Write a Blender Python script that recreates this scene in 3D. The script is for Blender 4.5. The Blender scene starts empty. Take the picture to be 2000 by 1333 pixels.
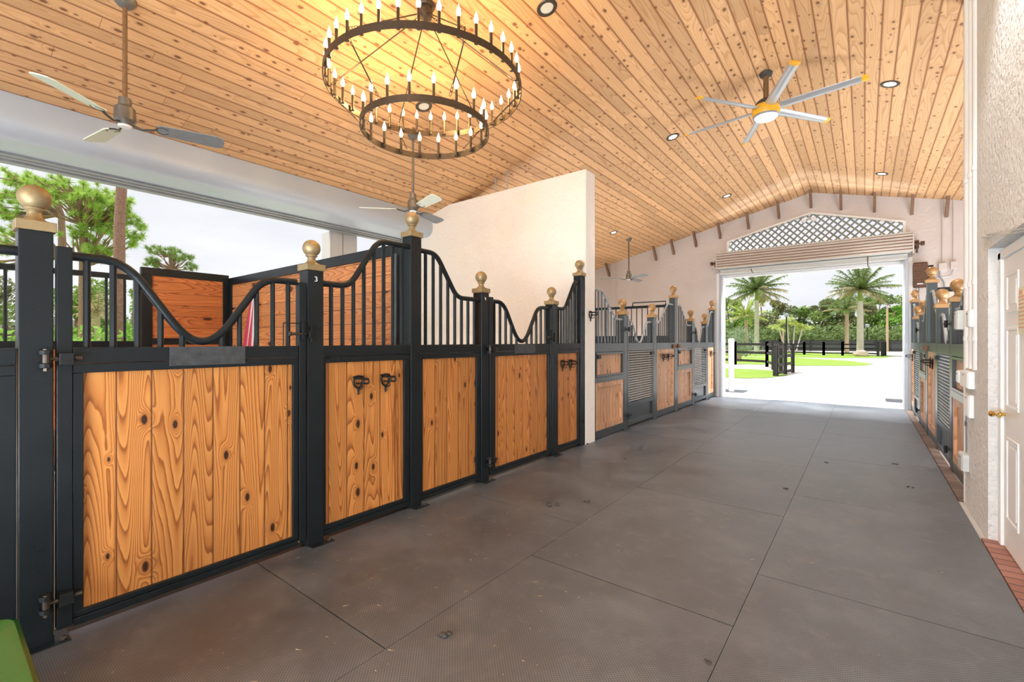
import bpy, math, random
from mathutils import Vector, Matrix
R = math.radians
random.seed(7)
col = bpy.context.scene.collection
sc = bpy.context.scene

# ---------------------------------------------------------------- camera numbers
H = 1.43; FP = 888.9; TH = R(37.78); CT, ST = math.cos(TH), math.sin(TH)
def ray(px, py):
    u = (px-1000)/FP; v = (666.5-py)/FP
    return Vector((-ST+CT*u, CT+ST*u, v))
def at(px, py, t):
    return Vector((0, 0, H)) + ray(px, py)*t

# ---------------------------------------------------------------- mesh helper
class MB:
    def __init__(s): s.v = []; s.f = []
    def add(s, vs, fs):
        b = len(s.v); s.v += [tuple(p) for p in vs]; s.f += [tuple(i+b for i in f) for f in fs]; return s
    def box(s, x0, x1, y0, y1, z0, z1):
        return s.add([(x0,y0,z0),(x1,y0,z0),(x1,y1,z0),(x0,y1,z0),(x0,y0,z1),(x1,y0,z1),(x1,y1,z1),(x0,y1,z1)],
                     [(0,3,2,1),(4,5,6,7),(0,1,5,4),(1,2,6,5),(2,3,7,6),(3,0,4,7)])
    def obox(s, c, sz, m):
        a, b, d = [q/2 for q in sz]
        vs = [Vector(c)+m@Vector(p) for p in [(-a,-b,-d),(a,-b,-d),(a,b,-d),(-a,b,-d),(-a,-b,d),(a,-b,d),(a,b,d),(-a,b,d)]]
        return s.add(vs, [(0,3,2,1),(4,5,6,7),(0,1,5,4),(1,2,6,5),(2,3,7,6),(3,0,4,7)])
    def bar(s, p, q, w, h):
        p = Vector(p); q = Vector(q); d = q-p; L = d.length
        x = d.normalized(); up = Vector((0,0,1)) if abs(x.z) < .95 else Vector((0,1,0))
        y = up.cross(x).normalized(); z = x.cross(y)
        m = Matrix((x, y, z)).transposed()
        return s.obox((p+q)/2, (L, w, h), m)
    def tube(s, pts, r, n=10, closed=False, caps=True):
        pts = [Vector(p) for p in pts]; N = len(pts)
        rs = r if isinstance(r, (list, tuple)) else [r]*N
        vs = []; prev = None
        for i, p in enumerate(pts):
            if closed: d = pts[(i+1) % N]-pts[i-1]
            else: d = pts[min(i+1, N-1)]-pts[max(i-1, 0)]
            d.normalize()
            if prev is None:
                u = d.cross(Vector((0,0,1)) if abs(d.z) < .9 else Vector((1,0,0))).normalized()
            else:
                u = (prev-d*prev.dot(d)).normalized()
            prev = u; w = d.cross(u)
            for k in range(n):
                a = 2*math.pi*k/n
                vs.append(p+(u*math.cos(a)+w*math.sin(a))*rs[i])
        fs = []
        for i in range(N if closed else N-1):
            j = (i+1) % N
            for k in range(n):
                k2 = (k+1) % n
                fs.append((i*n+k, i*n+k2, j*n+k2, j*n+k))
        if caps and not closed:
            fs.append(tuple(range(n-1, -1, -1))); fs.append(tuple((N-1)*n+k for k in range(n)))
        return s.add(vs, fs)
    def cyl(s, p, q, r, n=16): return s.tube([p, q], r, n)
    def lathe(s, prof, c, n=24, axis='z'):
        vs = []; c = Vector(c)
        for (r, z) in prof:
            for k in range(n):
                a = 2*math.pi*k/n
                x, y = r*math.cos(a), r*math.sin(a)
                if axis == 'z': vs.append(c+Vector((x, y, z)))
                elif axis == 'x': vs.append(c+Vector((z, x, y)))
                else: vs.append(c+Vector((y, z, x)))
        fs = []
        for i in range(len(prof)-1):
            for k in range(n):
                k2 = (k+1) % n
                fs.append((i*n+k, i*n+k2, (i+1)*n+k2, (i+1)*n+k))
        fs.append(tuple(range(n-1, -1, -1))); fs.append(tuple((len(prof)-1)*n+k for k in range(n)))
        return s.add(vs, fs)
    def prism(s, poly, axis, a, b):      # poly in the two other axes
        def P(u, v, w):
            return {'x': (w, u, v), 'y': (u, w, v), 'z': (u, v, w)}[axis]
        n = len(poly)
        vs = [P(u, v, a) for u, v in poly]+[P(u, v, b) for u, v in poly]
        fs = [tuple(range(n)), tuple(range(2*n-1, n-1, -1))]+[(i, (i+1) % n+0, n+(i+1) % n, n+i) for i in range(n)]
        return s.add(vs, fs)
    def build(s, name, mat, parent=None, smooth=False, bevel=0, fixn=True):
        me = bpy.data.meshes.new(name)
        off = parent_world(parent) if parent else Vector((0,0,0))
        me.from_pydata([(p[0]-off.x, p[1]-off.y, p[2]-off.z) for p in s.v], [], s.f)
        if fixn:
            import bmesh
            bm = bmesh.new(); bm.from_mesh(me); bmesh.ops.recalc_face_normals(bm, faces=bm.faces); bm.to_mesh(me); bm.free()
        me.materials.append(mat)
        if smooth:
            for p in me.polygons: p.use_smooth = True
            me.set_sharp_from_angle(angle=R(38))
        o = bpy.data.objects.new(name, me); col.objects.link(o)
        if parent: o.parent = parent
        if bevel:
            m = o.modifiers.new('bevel', 'BEVEL'); m.width = bevel; m.segments = 2; m.limit_method = 'ANGLE'; m.angle_limit = R(40)
        return o
def parent_world(o):
    v = Vector((0,0,0))
    while o: v = v+o.location; o = o.parent
    return v
def tag(o, label=None, cat=None, group=None, kind=None):
    if label: o['label'] = label
    if cat: o['category'] = cat
    if group: o['group'] = group
    if kind: o['kind'] = kind
    return o
def thing(name, label, cat, loc=(0,0,0), group=None, kind=None):
    o = bpy.data.objects.new(name, None); col.objects.link(o); o.location = loc
    o.empty_display_size = .1
    return tag(o, label, cat, group, kind)
def copy_tree(o, parent=None):
    c = o.copy(); col.objects.link(c)
    if parent: c.parent = parent
    for ch in list(o.children): copy_tree(ch, c)
    return c

# ---------------------------------------------------------------- materials
class NT:
    def __init__(s, name):
        s.m = bpy.data.materials.new(name); s.m.use_nodes = True
        s.t = s.m.node_tree; s.n = s.t.nodes; s.l = s.t.links
        s.b = s.n['Principled BSDF']
    def node(s, typ, **kw):
        n = s.n.new(typ)
        for k, v in kw.items(): setattr(n, k, v)
        return n
    def put(s, inp, val):
        if isinstance(val, bpy.types.NodeSocket): s.l.new(val, inp)
        elif val is not None:
            if isinstance(val, (tuple, list)) and len(val) == 3 and inp.type == 'RGBA': val = (*val, 1)
            inp.default_value = val
    def math(s, op, a, b=None, c=None, clamp=False):
        n = s.node('ShaderNodeMath', operation=op, use_clamp=clamp)
        for i, v in enumerate((a, b, c)):
            if v is not None: s.put(n.inputs[i], v)
        return n.outputs[0]
    def xyz(s, x, y, z):
        n = s.node('ShaderNodeCombineXYZ')
        for i, v in enumerate((x, y, z)): s.put(n.inputs[i], v)
        return n.outputs[0]
    def noise(s, vec, scale, detail=2, rough=.5, dist=0):
        n = s.node('ShaderNodeTexNoise'); s.put(n.inputs['Vector'], vec); s.put(n.inputs['Scale'], scale)
        n.inputs['Detail'].default_value = detail; n.inputs['Roughness'].default_value = rough; n.inputs['Distortion'].default_value = dist
        return n.outputs['Fac']
    def ramp(s, fac, stops, mode='LINEAR'):
        n = s.node('ShaderNodeValToRGB'); n.color_ramp.interpolation = mode
        e = n.color_ramp.elements
        while len(e) < len(stops): e.new(.5)
        for el, (p, c) in zip(e, stops):
            el.position = p; el.color = (*c, 1) if len(c) == 3 else c
        s.put(n.inputs[0], fac); return n.outputs[0]
    def mix(s, fac, a, b, blend='MIX'):
        n = s.node('ShaderNodeMix', data_type='RGBA', blend_type=blend)
        s.put(n.inputs[0], fac); s.put(n.inputs[6], a); s.put(n.inputs[7], b); return n.outputs[2]
    def mapr(s, v, a, b, c, d):
        n = s.node('ShaderNodeMapRange'); s.put(n.inputs[0], v)
        for i, q in enumerate((a, b, c, d)): n.inputs[i+1].default_value = q
        return n.outputs[0]
    def pos(s): return s.node('ShaderNodeNewGeometry').outputs['Position']
    def sep(s, v):
        n = s.node('ShaderNodeSeparateXYZ'); s.l.new(v, n.inputs[0]); return n.outputs
    def bump(s, h, strength=.3, dist=.01):
        n = s.node('ShaderNodeBump'); n.inputs['Strength'].default_value = strength; n.inputs['Distance'].default_value = dist
        s.put(n.inputs['Height'], h); s.l.new(n.outputs[0], s.b.inputs['Normal'])
    def out(s, color=None, rough=None, metal=None, spec=None):
        if color is not None: s.put(s.b.inputs['Base Color'], color)
        if rough is not None: s.put(s.b.inputs['Roughness'], rough)
        if metal is not None: s.put(s.b.inputs['Metallic'], metal)
        if spec is not None: s.put(s.b.inputs['Specular IOR Level'], spec)
        return s.m

def simple(name, c, rough=.5, metal=0, var=.12, scale=8, spec=.5, bump=0, bscale=60, bdist=.003):
    t = NT(name); p = t.pos()
    n = t.noise(p, scale, 4, .6)
    cc = t.mix(n, tuple(q*(1-var) for q in c), tuple(min(1, q*(1+var)) for q in c))
    if bump: t.bump(t.noise(p, bscale, 4, .6), bump, bdist)
    return t.out(cc, rough, metal, spec)

def wood(name, ax, al, bw, light, mid, dark, knotcol, gapcol, off=0., K=12, seg=0, knot_t=.6, ks=(.10, .30), rough=.45, ga=4.2, gl=.55, gapw=.02, vary=.18, knotr=.10, spec=.4, grain=1.0):
    t = NT(name); o = t.sep(t.pos()); a = o[ax]; l = o[al]; third = o[3-ax-al]
    s = t.math('ADD', t.math('DIVIDE', a, bw), off/bw+200)
    idx = t.math('FLOOR', s); f = t.math('FRACT', s)
    wn = t.node('ShaderNodeTexWhiteNoise', noise_dimensions='1D'); t.put(wn.inputs['W'], idx); r = wn.outputs['Value']
    if seg:
        q = t.math('ADD', t.math('DIVIDE', l, seg), t.math('MULTIPLY', r, 9.7))
        sid = t.math('FLOOR', q); sf = t.math('FRACT', q)
        wn2 = t.node('ShaderNodeTexWhiteNoise', noise_dimensions='2D'); t.put(wn2.inputs['Vector'], t.xyz(idx, sid, 0)); r = wn2.outputs['Value']
    else: sf = None
    aw = t.math('MULTIPLY', f, bw)
    vx = t.math('ADD', t.math('MULTIPLY', aw, ga), t.math('MULTIPLY', r, 53.))
    vy = t.math('ADD', t.math('MULTIPLY', l, gl), t.math('MULTIPLY', r, 31.))
    # knots
    kv = t.xyz(t.math('ADD', t.math('DIVIDE', a, ks[0]), t.math('MULTIPLY', r, .35)), t.math('DIVIDE', l, ks[1]), t.math('MULTIPLY', third, .7))
    vo = t.node('ShaderNodeTexVoronoi', voronoi_dimensions='2D'); t.put(vo.inputs['Vector'], kv); vo.inputs['Scale'].default_value = 1
    kd = vo.outputs['Distance']; kc = t.sep(vo.outputs['Color'])
    on = t.math('GREATER_THAN', kc[0], knot_t)
    size = t.math('MULTIPLY_ADD', kc[1], knotr, knotr*.5)
    kd2 = t.math('DIVIDE', kd, size)
    infl = t.math('MULTIPLY', on, t.math('POWER', 2.718, t.math('MULTIPLY', t.math('MULTIPLY', kd2, kd2), -.25)))
    base = t.math('ADD', t.noise(t.xyz(vx, vy, t.math('MULTIPLY', r, 17.)), 1.0, 1, .25), t.math('MULTIPLY', t.noise(t.xyz(t.math('MULTIPLY', a, 30.), t.math('MULTIPLY', l, 7.), r), 1., 2, .5), .012))
    n = t.math('ADD', base, t.math('MULTIPLY', infl, .16))
    ring = t.math('FRACT', t.math('MULTIPLY', n, float(K)))
    rc = t.ramp(ring, [(0, light), (.35, tuple(.6*a+.4*b for a,b in zip(light,mid))), (.66, mid), (.86, dark), (.93, dark), (1, light)])
    cc = t.mix(grain, light, rc)
    fine = t.noise(t.xyz(t.math('MULTIPLY', a, 260.), t.math('MULTIPLY', l, 5.), r), 1., 2, .6)
    cc = t.mix(t.mapr(fine, .3, .7, 0, .35), cc, mid)
    bl = t.mapr(r, 0, 1, 1-vary, 1+vary*.6)
    mc = t.node('ShaderNodeVectorMath', operation='SCALE'); t.l.new(cc, mc.inputs[0]); t.l.new(bl, mc.inputs['Scale'])
    cc = mc.outputs[0]
    km = t.math('MULTIPLY', on, t.mapr(kd2, .75, 1.15, 1, 0))
    km.node.use_clamp = True
    halo = t.math('MULTIPLY', on, t.mapr(kd2, .8, 2.2, .55, 0))
    cc = t.mix(halo, cc, dark)
    cc = t.mix(km, cc, knotcol)
    e = t.math('MINIMUM', f, t.math('SUBTRACT', 1., f))
    gap = t.math('LESS_THAN', e, gapw)
    if seg: gap = t.math('MAXIMUM', gap, t.math('LESS_THAN', sf, .0012))
    soft = t.mapr(e, gapw, gapw*3, .35, 0)
    cc = t.mix(soft, cc, gapcol)
    cc = t.mix(t.math('MULTIPLY', gap, .85), cc, gapcol)
    t.bump(t.mapr(e, 0, gapw*2.5, 0, 1), .5, .004)
    return t.out(cc, rough, 0, spec)

M = {}
WL, WM, WD = (.68,.30,.078), (.52,.195,.042), (.27,.078,.014)
M['wood_near'] = wood('varnished_pine', 1, 2, .148, WL, WM, WD, (.045,.016,.008), (.13,.045,.012), off=-.019, K=30, ks=(.13,.27), knot_t=.72, knotr=.085, gapw=.018, ga=7.0, gl=.40)
M['wood_back'] = wood('varnished_pine_level', 1, 2, .0, WL, WM, WD, (.05,.02,.01), (.1,.04,.015)) if False else None
M['wood_back_x'] = wood('level_pine_across', 2, 0, .145, (.78,.36,.13), (.66,.26,.085), (.42,.13,.035), (.06,.02,.01), (.12,.04,.015), K=26, ga=6, ks=(.16,.4), knot_t=.6, knotr=.12, gapw=.014)
M['wood_back_y'] = wood('level_pine_along', 2, 1, .145, (.66,.24,.07), (.54,.17,.045), (.36,.09,.02), (.06,.02,.01), (.10,.03,.01), K=28, ga=6, ks=(.16,.5), knot_t=.8, knotr=.10, gapw=.012)
M['wood_far'] = wood('lit_tint_pine', 1, 2, .105, (.72,.43,.24), (.63,.36,.19), (.46,.23,.11), (.12,.05,.03), (.22,.11,.06), K=22, ks=(.12,.34), knot_t=.75, gapw=.03)  # far pine made paler, with sunlight put into its colour
M['ceil'] = wood('ceiling_pine', 0, 1, .137, (.74,.46,.225), (.66,.375,.165), (.48,.24,.09), (.22,.10,.045), (.27,.095,.025), K=20, seg=3.4, ks=(.085,.14), knot_t=.74, rough=.5, gapw=.045, vary=.18, knotr=.135, grain=.7, ga=6, gl=.5)

def black_metal(name, c=(.009,.0125,.0145), rough=.33, th=.76):
    t = NT(name); p = t.pos()
    n = t.noise(p, 5, 4, .6); d = t.noise(p, 120, 2, .7)
    cc = t.mix(n, tuple(q*.8 for q in c), tuple(q*1.35 for q in c))
    cc = t.mix(t.math('GREATER_THAN', d, th), cc, (.12,.13,.13))
    if th < 1: t.bump(t.noise(p, 160, 2), .08, .001)
    return t.out(cc, t.mapr(n, .3, .7, rough-.06, rough+.08) if th < 1 else rough, 0, .32 if th < 1 else .6)
M['black'] = black_metal('black_powder_coat')
M['black_far'] = black_metal('lit_tint_black_coat', (.034,.043,.045), .28, 2)  # same black coat, lightened to carry reflected daylight in its colour
M['rail_far'] = black_metal('lit_tint_rail', (.30,.33,.33), .25, 2)  # doorway highlights on the rails painted in as a paler base
M['bar_far'] = black_metal('lit_tint_bar', (.36,.38,.37), .25, 2)  # cross bars kept pale, their reflections put into the colour
M['scuff'] = simple('scuffed_black_plate', (.05,.055,.058), .5, 0, .9, 22)
M['brass'] = simple('aged_brass', (.38,.29,.15), .50, .6, .25, 14)
M['brass_far'] = simple('golden_brown_ball_paint', (.42,.25,.10), .45, .3, .2, 14)
M['steel'] = simple('worn_steel', (.11,.09,.07), .5, .9, .3, 40)
M['iron'] = simple('black_cast_iron', (.012,.014,.015), .5, .3, .3, 60, bump=.3, bscale=220)
M['stucco'] = None
def stucco(name, c, stain, sc=26, st=.5, fade=.18, bd=.012):
    t = NT(name); p = t.pos()
    n = t.noise(p, 1.2, 5, .6); h = t.noise(p, sc, 5, .62); v = t.node('ShaderNodeTexVoronoi', feature='SMOOTH_F1'); t.put(v.inputs['Vector'], p); v.inputs['Scale'].default_value = sc*.8
    cc = t.mix(t.mapr(n, .45, .75, 0, fade*2), c, stain)
    cc = t.mix(t.mapr(h, .6, .8, 0, .25), cc, stain)
    t.bump(t.math('ADD', h, t.math('MULTIPLY', v.outputs['Distance'], .6)), st, bd)
    return t.out(cc, .85, 0, .2)
M['stucco'] = stucco('cream_stucco', (.93,.905,.84), (.78,.71,.57), bd=.02)
M['stucco_near'] = stucco('white_stucco', (.90,.89,.85), (.74,.67,.55), 30, 1.0, bd=.03)
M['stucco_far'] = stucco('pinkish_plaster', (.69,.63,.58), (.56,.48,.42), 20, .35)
M['concrete'] = stucco('grey_concrete', (.62,.60,.56), (.45,.43,.39), 30, .3)
M['apron'] = stucco('pale_concrete', (.68,.67,.65), (.58,.56,.53), 40, .2)
M['shutter'] = simple('pale_grey_metal', (.48,.55,.62), .42, .15, .05, 3)
M['lip'] = simple('dull_grey_metal', (.30,.32,.32), .5, .4, .25, 12)
M['white_paint'] = simple('white_paint', (.90,.90,.87), .4, 0, .05, 6)
M['roller'] = simple('cream_roller_metal', (.60,.56,.49), .5, .1, .04, 2)
M['rust'] = simple('rusty_metal', (.13,.065,.04), .7, .3, .6, 30)
M['greybox'] = simple('grey_box_metal', (.62,.63,.58), .45, .1, .12, 20)
M['galv'] = simple('galvanised_tube', (.42,.46,.50), .4, .6, .15, 40)
M['stubwood'] = simple('brown_weathered_wood', (.23,.13,.075), .75, 0, .4, 30, bump=.4, bscale=50)
M['bronze'] = simple('dark_bronze', (.075,.055,.036), .42, .5, .3, 18)
M['fan_metal'] = simple('aged_nickel', (.17,.155,.13), .45, .4, .25, 14)
M['fan_blade'] = simple('grey_weathered_blade', (.72,.80,.68), .5, 0, .12, 30)
M['fan_dark'] = simple('dark_grey_blade', (.22,.25,.26), .5, 0, .3, 30)
M['rodbrown'] = simple('rusty_brown_rod', (.22,.13,.06), .6, .4, .35, 40)
M['yellow'] = simple('yellow_plastic', (.86,.45,.02), .35, 0, .08, 8)
M['alu'] = simple('brushed_aluminium', (.56,.58,.58), .30, .6, .08, 6)
M['darkplastic'] = simple('dark_grey_plastic', (.06,.055,.05), .5, 0, .3, 8)
M['green_plastic'] = simple('green_painted_metal', (.010,.082,.014), .22, 0, .22, 6)
M['scrape'] = simple('bare_scraped_metal', (.62,.55,.38), .5, .2, .2, 60)
M['trimmetal'] = simple('dark_trim_ring', (.10,.085,.07), .35, .6, .2, 20)
M['paper'] = simple('pale_yellow_paper', (.86,.86,.66), .7, 0, .03, 8)
M['redink'] = simple('faded_orange_ink', (.80,.45,.28), .7, 0, .1, 40)
M['chalk'] = simple('white_marker', (.80,.80,.78), .6, 0, .05, 40)
M['gold'] = simple('polished_brass', (.75,.50,.12), .18, 1, .1, 20)
M['blackwood'] = simple('black_painted_wood', (.018,.016,.014), .6, 0, .5, 20)
M['bark'] = simple('pine_bark', (.30,.175,.12), .9, 0, .7, 16, bump=1, bscale=14, bdist=.05)
M['palmbark'] = simple('grey_palm_trunk', (.60,.54,.46), .85, 0, .25, 3)
M['palmbark2'] = simple('tan_palm_trunk', (.52,.37,.27), .85, 0, .25, 3)
M['polewood'] = simple('tan_pole_wood', (.50,.36,.22), .85, 0, .2, 3)
M['crownshaft'] = simple('green_crownshaft', (.25,.38,.06), .5, 0, .2, 3)
M['rock'] = simple('pinkish_rock', (.55,.42,.36), .9, 0, .3, 3)
M['rooftile'] = simple('grey_roof', (.36,.37,.40), .8, 0, .1, 3)
M['white'] = simple('white_plastic', (.86,.87,.86), .4, 0, .03, 3)
M['spring'] = simple('white_coated_strip', (.62,.64,.64), .5, .2, .2, 60)
def foliage(name, a, b, tr=.35):
    t = NT(name); p = t.pos()
    n = t.noise(p, 1.1, 4, .65); n2 = t.noise(p, 9, 2, .6)
    cc = t.mix(t.math('MULTIPLY_ADD', n2, .5, t.math('MULTIPLY', n, .6)), a, b)
    t.out(cc, .55, 0, .25)
    tl = t.node('ShaderNodeBsdfTranslucent'); t.put(tl.inputs[0], cc)
    mx = t.node('ShaderNodeMixShader'); mx.inputs[0].default_value = tr
    t.l.new(t.b.outputs[0], mx.inputs[1]); t.l.new(tl.outputs[0], mx.inputs[2])
    t.l.new(mx.outputs[0], t.n['Material Output'].inputs['Surface'])
    return t.m
M['needle'] = foliage('pine_needles', (.20,.34,.04), (.62,.80,.20), .5)
M['needle2'] = foliage('far_pine_needles', (.12,.20,.05), (.38,.50,.14))
M['leaf_a'] = foliage('mid_green_leaves', (.12,.21,.04), (.42,.54,.16))
M['leaf_b'] = foliage('dark_green_leaves', (.08,.14,.035), (.32,.42,.15))
M['leaf_c'] = foliage('olive_leaves', (.13,.15,.05), (.38,.38,.18))
M['leaf_d'] = foliage('bright_green_leaves', (.12,.30,.03), (.42,.66,.12))
M['palm'] = foliage('palm_fronds', (.08,.16,.04), (.30,.36,.13))
M['palm_tan'] = foliage('tan_palm_fronds', (.26,.24,.09), (.60,.50,.30))
M['palm_y'] = foliage('yellow_green_fronds', (.26,.36,.05), (.62,.68,.18))
M['palmetto'] = foliage('silver_green_fronds', (.20,.28,.14), (.58,.66,.46))

def emit(name, c, s):
    t = NT(name); t.out((.8,.8,.8), .4); t.b.inputs['Emission Color'].default_value = (*c, 1); t.b.inputs['Emission Strength'].default_value = s
    return t.m
M['bulb'] = emit('glowing_candle_bulb', (1, .84, .50), 2.3)
M['lamp'] = emit('glowing_lens', (1, .93, .80), 5)
M['fanlamp'] = emit('frosted_lens', (1, .93, .82), .55)

def mat_rubber():
    t = NT('black_rubber_matting'); p = t.pos(); o = t.sep(p)
    n = t.noise(p, 1.6, 6, .62); n2 = t.noise(p, 7, 5, .7, .4)
    pit = .0165
    row = t.math('FLOOR', t.math('DIVIDE', o[1], pit*.5))
    sh = t.math('MULTIPLY', t.math('MODULO', row, 2.), .5)
    fx = t.math('FRACT', t.math('ADD', t.math('DIVIDE', o[0], pit), t.math('ADD', sh, 400.)))
    fy = t.math('FRACT', t.math('ADD', t.math('DIVIDE', o[1], pit*.5), 400.))
    dx = t.math('ABSOLUTE', t.math('SUBTRACT', fx, .5)); dy = t.math('ABSOLUTE', t.math('SUBTRACT', fy, .5))
    d = t.math('MAXIMUM', dx, t.math('MULTIPLY', dy, .9))
    dot = t.mapr(d, .22, .40, 1, 0)
    base = t.ramp(n, [(.3, (.044,.055,.070)), (.50, (.095,.114,.138)), (.70, (.20,.225,.255))])
    dust = t.mapr(n2, .52, .75, 0, .7)
    cc = t.mix(dust, base, (.24,.24,.235))
    cc = t.mix(t.math('MULTIPLY', dot, .9), t.mix(.72, cc, (.008,.009,.010)), t.mix(.25, cc, (.24,.25,.27)))
    t.bump(dot, .3, .0015); t.b.inputs['IOR'].default_value = 1.62
    return t.out(cc, t.mapr(n, .3, .7, .38, .52), 0, 1.0)
M['mat'] = mat_rubber()

def mat_ground():
    t = NT('white_shell_gravel'); p = t.pos()
    n = t.noise(p, .5, 6, .6); n2 = t.noise(p, 9, 4, .7)
    cc = t.mix(t.mapr(n, .4, .7, 0, 1), (.66,.62,.57), (.56,.49,.42))
    cc = t.mix(t.mapr(n2, .5, .8, 0, .4), cc, (.6,.5,.4))
    t.bump(n2, .4, .02)
    return t.out(cc, .9, 0, .1)
M['gravel'] = mat_ground()
def mat_grass():
    t = NT('mown_grass'); p = t.pos()
    n = t.noise(p, .8, 5, .6); n2 = t.noise(p, 30, 3, .7)
    cc = t.mix(n, (.24,.40,.05), (.46,.58,.13)); cc = t.mix(t.mapr(n2, .4, .7, 0, .5), cc, (.20,.34,.04))
    t.bump(n2, .6, .03)
    return t.out(cc, .9, 0, .1)
M['grass'] = mat_grass()
def mat_brick(nm='red_brick', c1=(.34,.15,.11,1), c2=(.42,.21,.16,1)):
    t = NT(nm); o = t.sep(t.pos())
    b = t.node('ShaderNodeTexBrick'); t.put(b.inputs['Vector'], t.xyz(o[1], o[0], 0))
    b.offset = 0; b.inputs['Scale'].default_value = 1; b.inputs['Brick Width'].default_value = .10; b.inputs['Row Height'].default_value = .3
    b.inputs['Mortar Size'].default_value = .006
    b.inputs['Color1'].default_value = c1; b.inputs['Color2'].default_value = c2; b.inputs['Mortar'].default_value = (.10,.07,.06,1)
    return t.out(b.outputs['Color'], .8)
M['brick'] = mat_brick()
M['oldbrick'] = mat_brick('dusty_old_brick', (.12,.07,.045,1), (.22,.155,.11,1))
def mat_flag():
    t = NT('red_and_white_cloth'); o = t.sep(t.pos())
    s = t.math('ADD', t.math('MULTIPLY', o[0], 1.), t.math('MULTIPLY', o[2], .30))
    f = t.math('FRACT', t.math('ADD', t.math('DIVIDE', s, .15), 99.6))
    cc = t.mix(t.math('GREATER_THAN', f, .5), (.83,.80,.74), (.60,.06,.09))
    return t.out(cc, .8)
M['flagred'] = simple('crimson_cloth', (.60,.06,.10), .8)

# ---------------------------------------------------------------- geometry numbers
XL = -3.046; XR = .75; YF = 12.60
RX, RZ, SL, SR = -.99, 4.875, .227, .26
def ceil_z(x): return RZ-SL*(RX-x) if x < RX else RZ-SR*(x-RX)
XB = -6.94      # rear line of the left stalls
YP0, YP1 = 5.585, 5.86
XW = .70        # face of the right hand wall

# ---------------------------------------------------------------- the setting
def struct(name, mb, mat, **k):
    o = mb.build(name, mat, **k); o['kind'] = 'structure'; return o
struct('floor', MB().box(-7.5, 4.4, -6.5, 12.85, -.15, -.014), M['concrete'])
struct('dark_seam_sheet', MB().box(-3.20, .664, -6.4, 12.66, -.02, -.0118), M['blackwood'])  # dark sheet added under the mats so their seams stay dark
g = MB(); g.add([(-260,12.85,-.03),(260,12.85,-.03),(260,330,-.03),(-260,330,-.03)], [(0,1,2,3)])
g.add([(-260,-60,-.03),(-7.5,-60,-.03),(-7.5,12.85,-.03),(-260,12.85,-.03)], [(0,1,2,3)])
struct('ground_gravel', g, M['gravel'])
struct('apron', MB().box(-7.5, 4.4, 12.85, 14.9, -.12, -.014), M['apron'])

c = MB()
yb0, yb1 = -6.5, YF
c.prism([(-7.2, ceil_z(-7.2)), (RX, RZ), (RX, RZ+.15), (-7.2, ceil_z(-7.2)+.15)], 'y', yb0, yb1)
c.prism([(RX, RZ), (4.4, ceil_z(4.4)), (4.4, ceil_z(4.4)+.15), (RX, RZ+.15)], 'y', yb0, yb1)
struct('ceiling', c, M['ceil'])

# partition between the two stall blocks
w = MB(); zt = 3.81
w.box(-7.15, XL+.005, YP0, YP1, -.012, zt)
struct('wall_partition', w, M['stucco'], bevel=.012)
# outer left wall beyond the partition
struct('wall_left', MB().box(-7.15, XB-.05, YP1, YF, -.012, 3.7), M['stucco_far'])
# right wall with a door recess
w = MB(); dz = 2.05; y0d, y1d = 3.62, 4.68
w.box(XW, XW+.22, y1d, 5.68, -.012, ceil_z(XW)+.02)
w.box(XW, XW+.22, -6.5, y0d, -.012, ceil_z(XW)+.02)
w.box(XW, XW+.22, y0d, y1d, dz+.04, ceil_z(XW)+.02)
w.box(XW, 4.4, 5.66, 5.68, -.012, ceil_z(4.4)) if False else None
struct('wall_right', w, M['stucco_near'])
struct('wall_right_outer', MB().box(4.2, 4.4, 5.68, YF, -.012, ceil_z(4.2)+.05), M['stucco_far'])
struct('wall_right_cross', MB().box(XW+.22, 4.2, 5.50, 5.68, -.012, ceil_z(4.2)), M['stucco_far'])
# far gable wall with door opening and lattice opening
JL, JR, ZD = -2.93, .69, 3.12
LAT = [(-2.77, 3.56), (-2.77, 3.97), (-.99, 4.40), (.655, 3.94), (.655, 3.56)]
w = MB()
def fw(poly): w.prism(poly, 'y', YF, YF+.22)
e = .04
fw([(-7.15,-.012),(JL,-.012),(JL,ceil_z(JL)+e),(-7.15,ceil_z(-7.15)+e)])
fw([(JR,-.012),(4.4,-.012),(4.4,ceil_z(4.4)+e),(JR,ceil_z(JR)+e)])
fw([(JL,ZD),(JR,ZD),(JR,3.56),(JL,3.56)])
fw([(JL,3.56),(-2.77,3.56),(-2.77,3.97),(-.99,4.40),(RX,RZ+e),(JL,ceil_z(JL)+e)])
fw([(-.99,4.40),(.655,3.94),(.655,3.56),(JR,3.56),(JR,ceil_z(JR)+e),(RX,RZ+e)])
struct('wall_far', w, M['stucco_far'])
# jambs of the big doorway
j = MB()
for x, s in ((JL, 1), (JR, -1)):
    j.box(min(x, x+s*.05), max(x, x+s*.05), YF-.05, YF+.22, -.012, ZD)
    j.box(min(x-s*.09, x-s*.02), max(x-s*.09, x-s*.02), YF-.09, YF, -.012, ZD+.05)
j.box(JL, JR, YF+.02, YF+.2, ZD-.07, ZD)
struct('trim_1', j, M['white_paint'])
j = MB()
for x, s in ((JL, 1), (JR, -1)):
    j.box(min(x-s*.02, x+s*.03), max(x-s*.02, x+s*.03), YF-.13, YF-.051, -.012, ZD+.02)
struct('trim_2', j, M['galv'])

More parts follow.
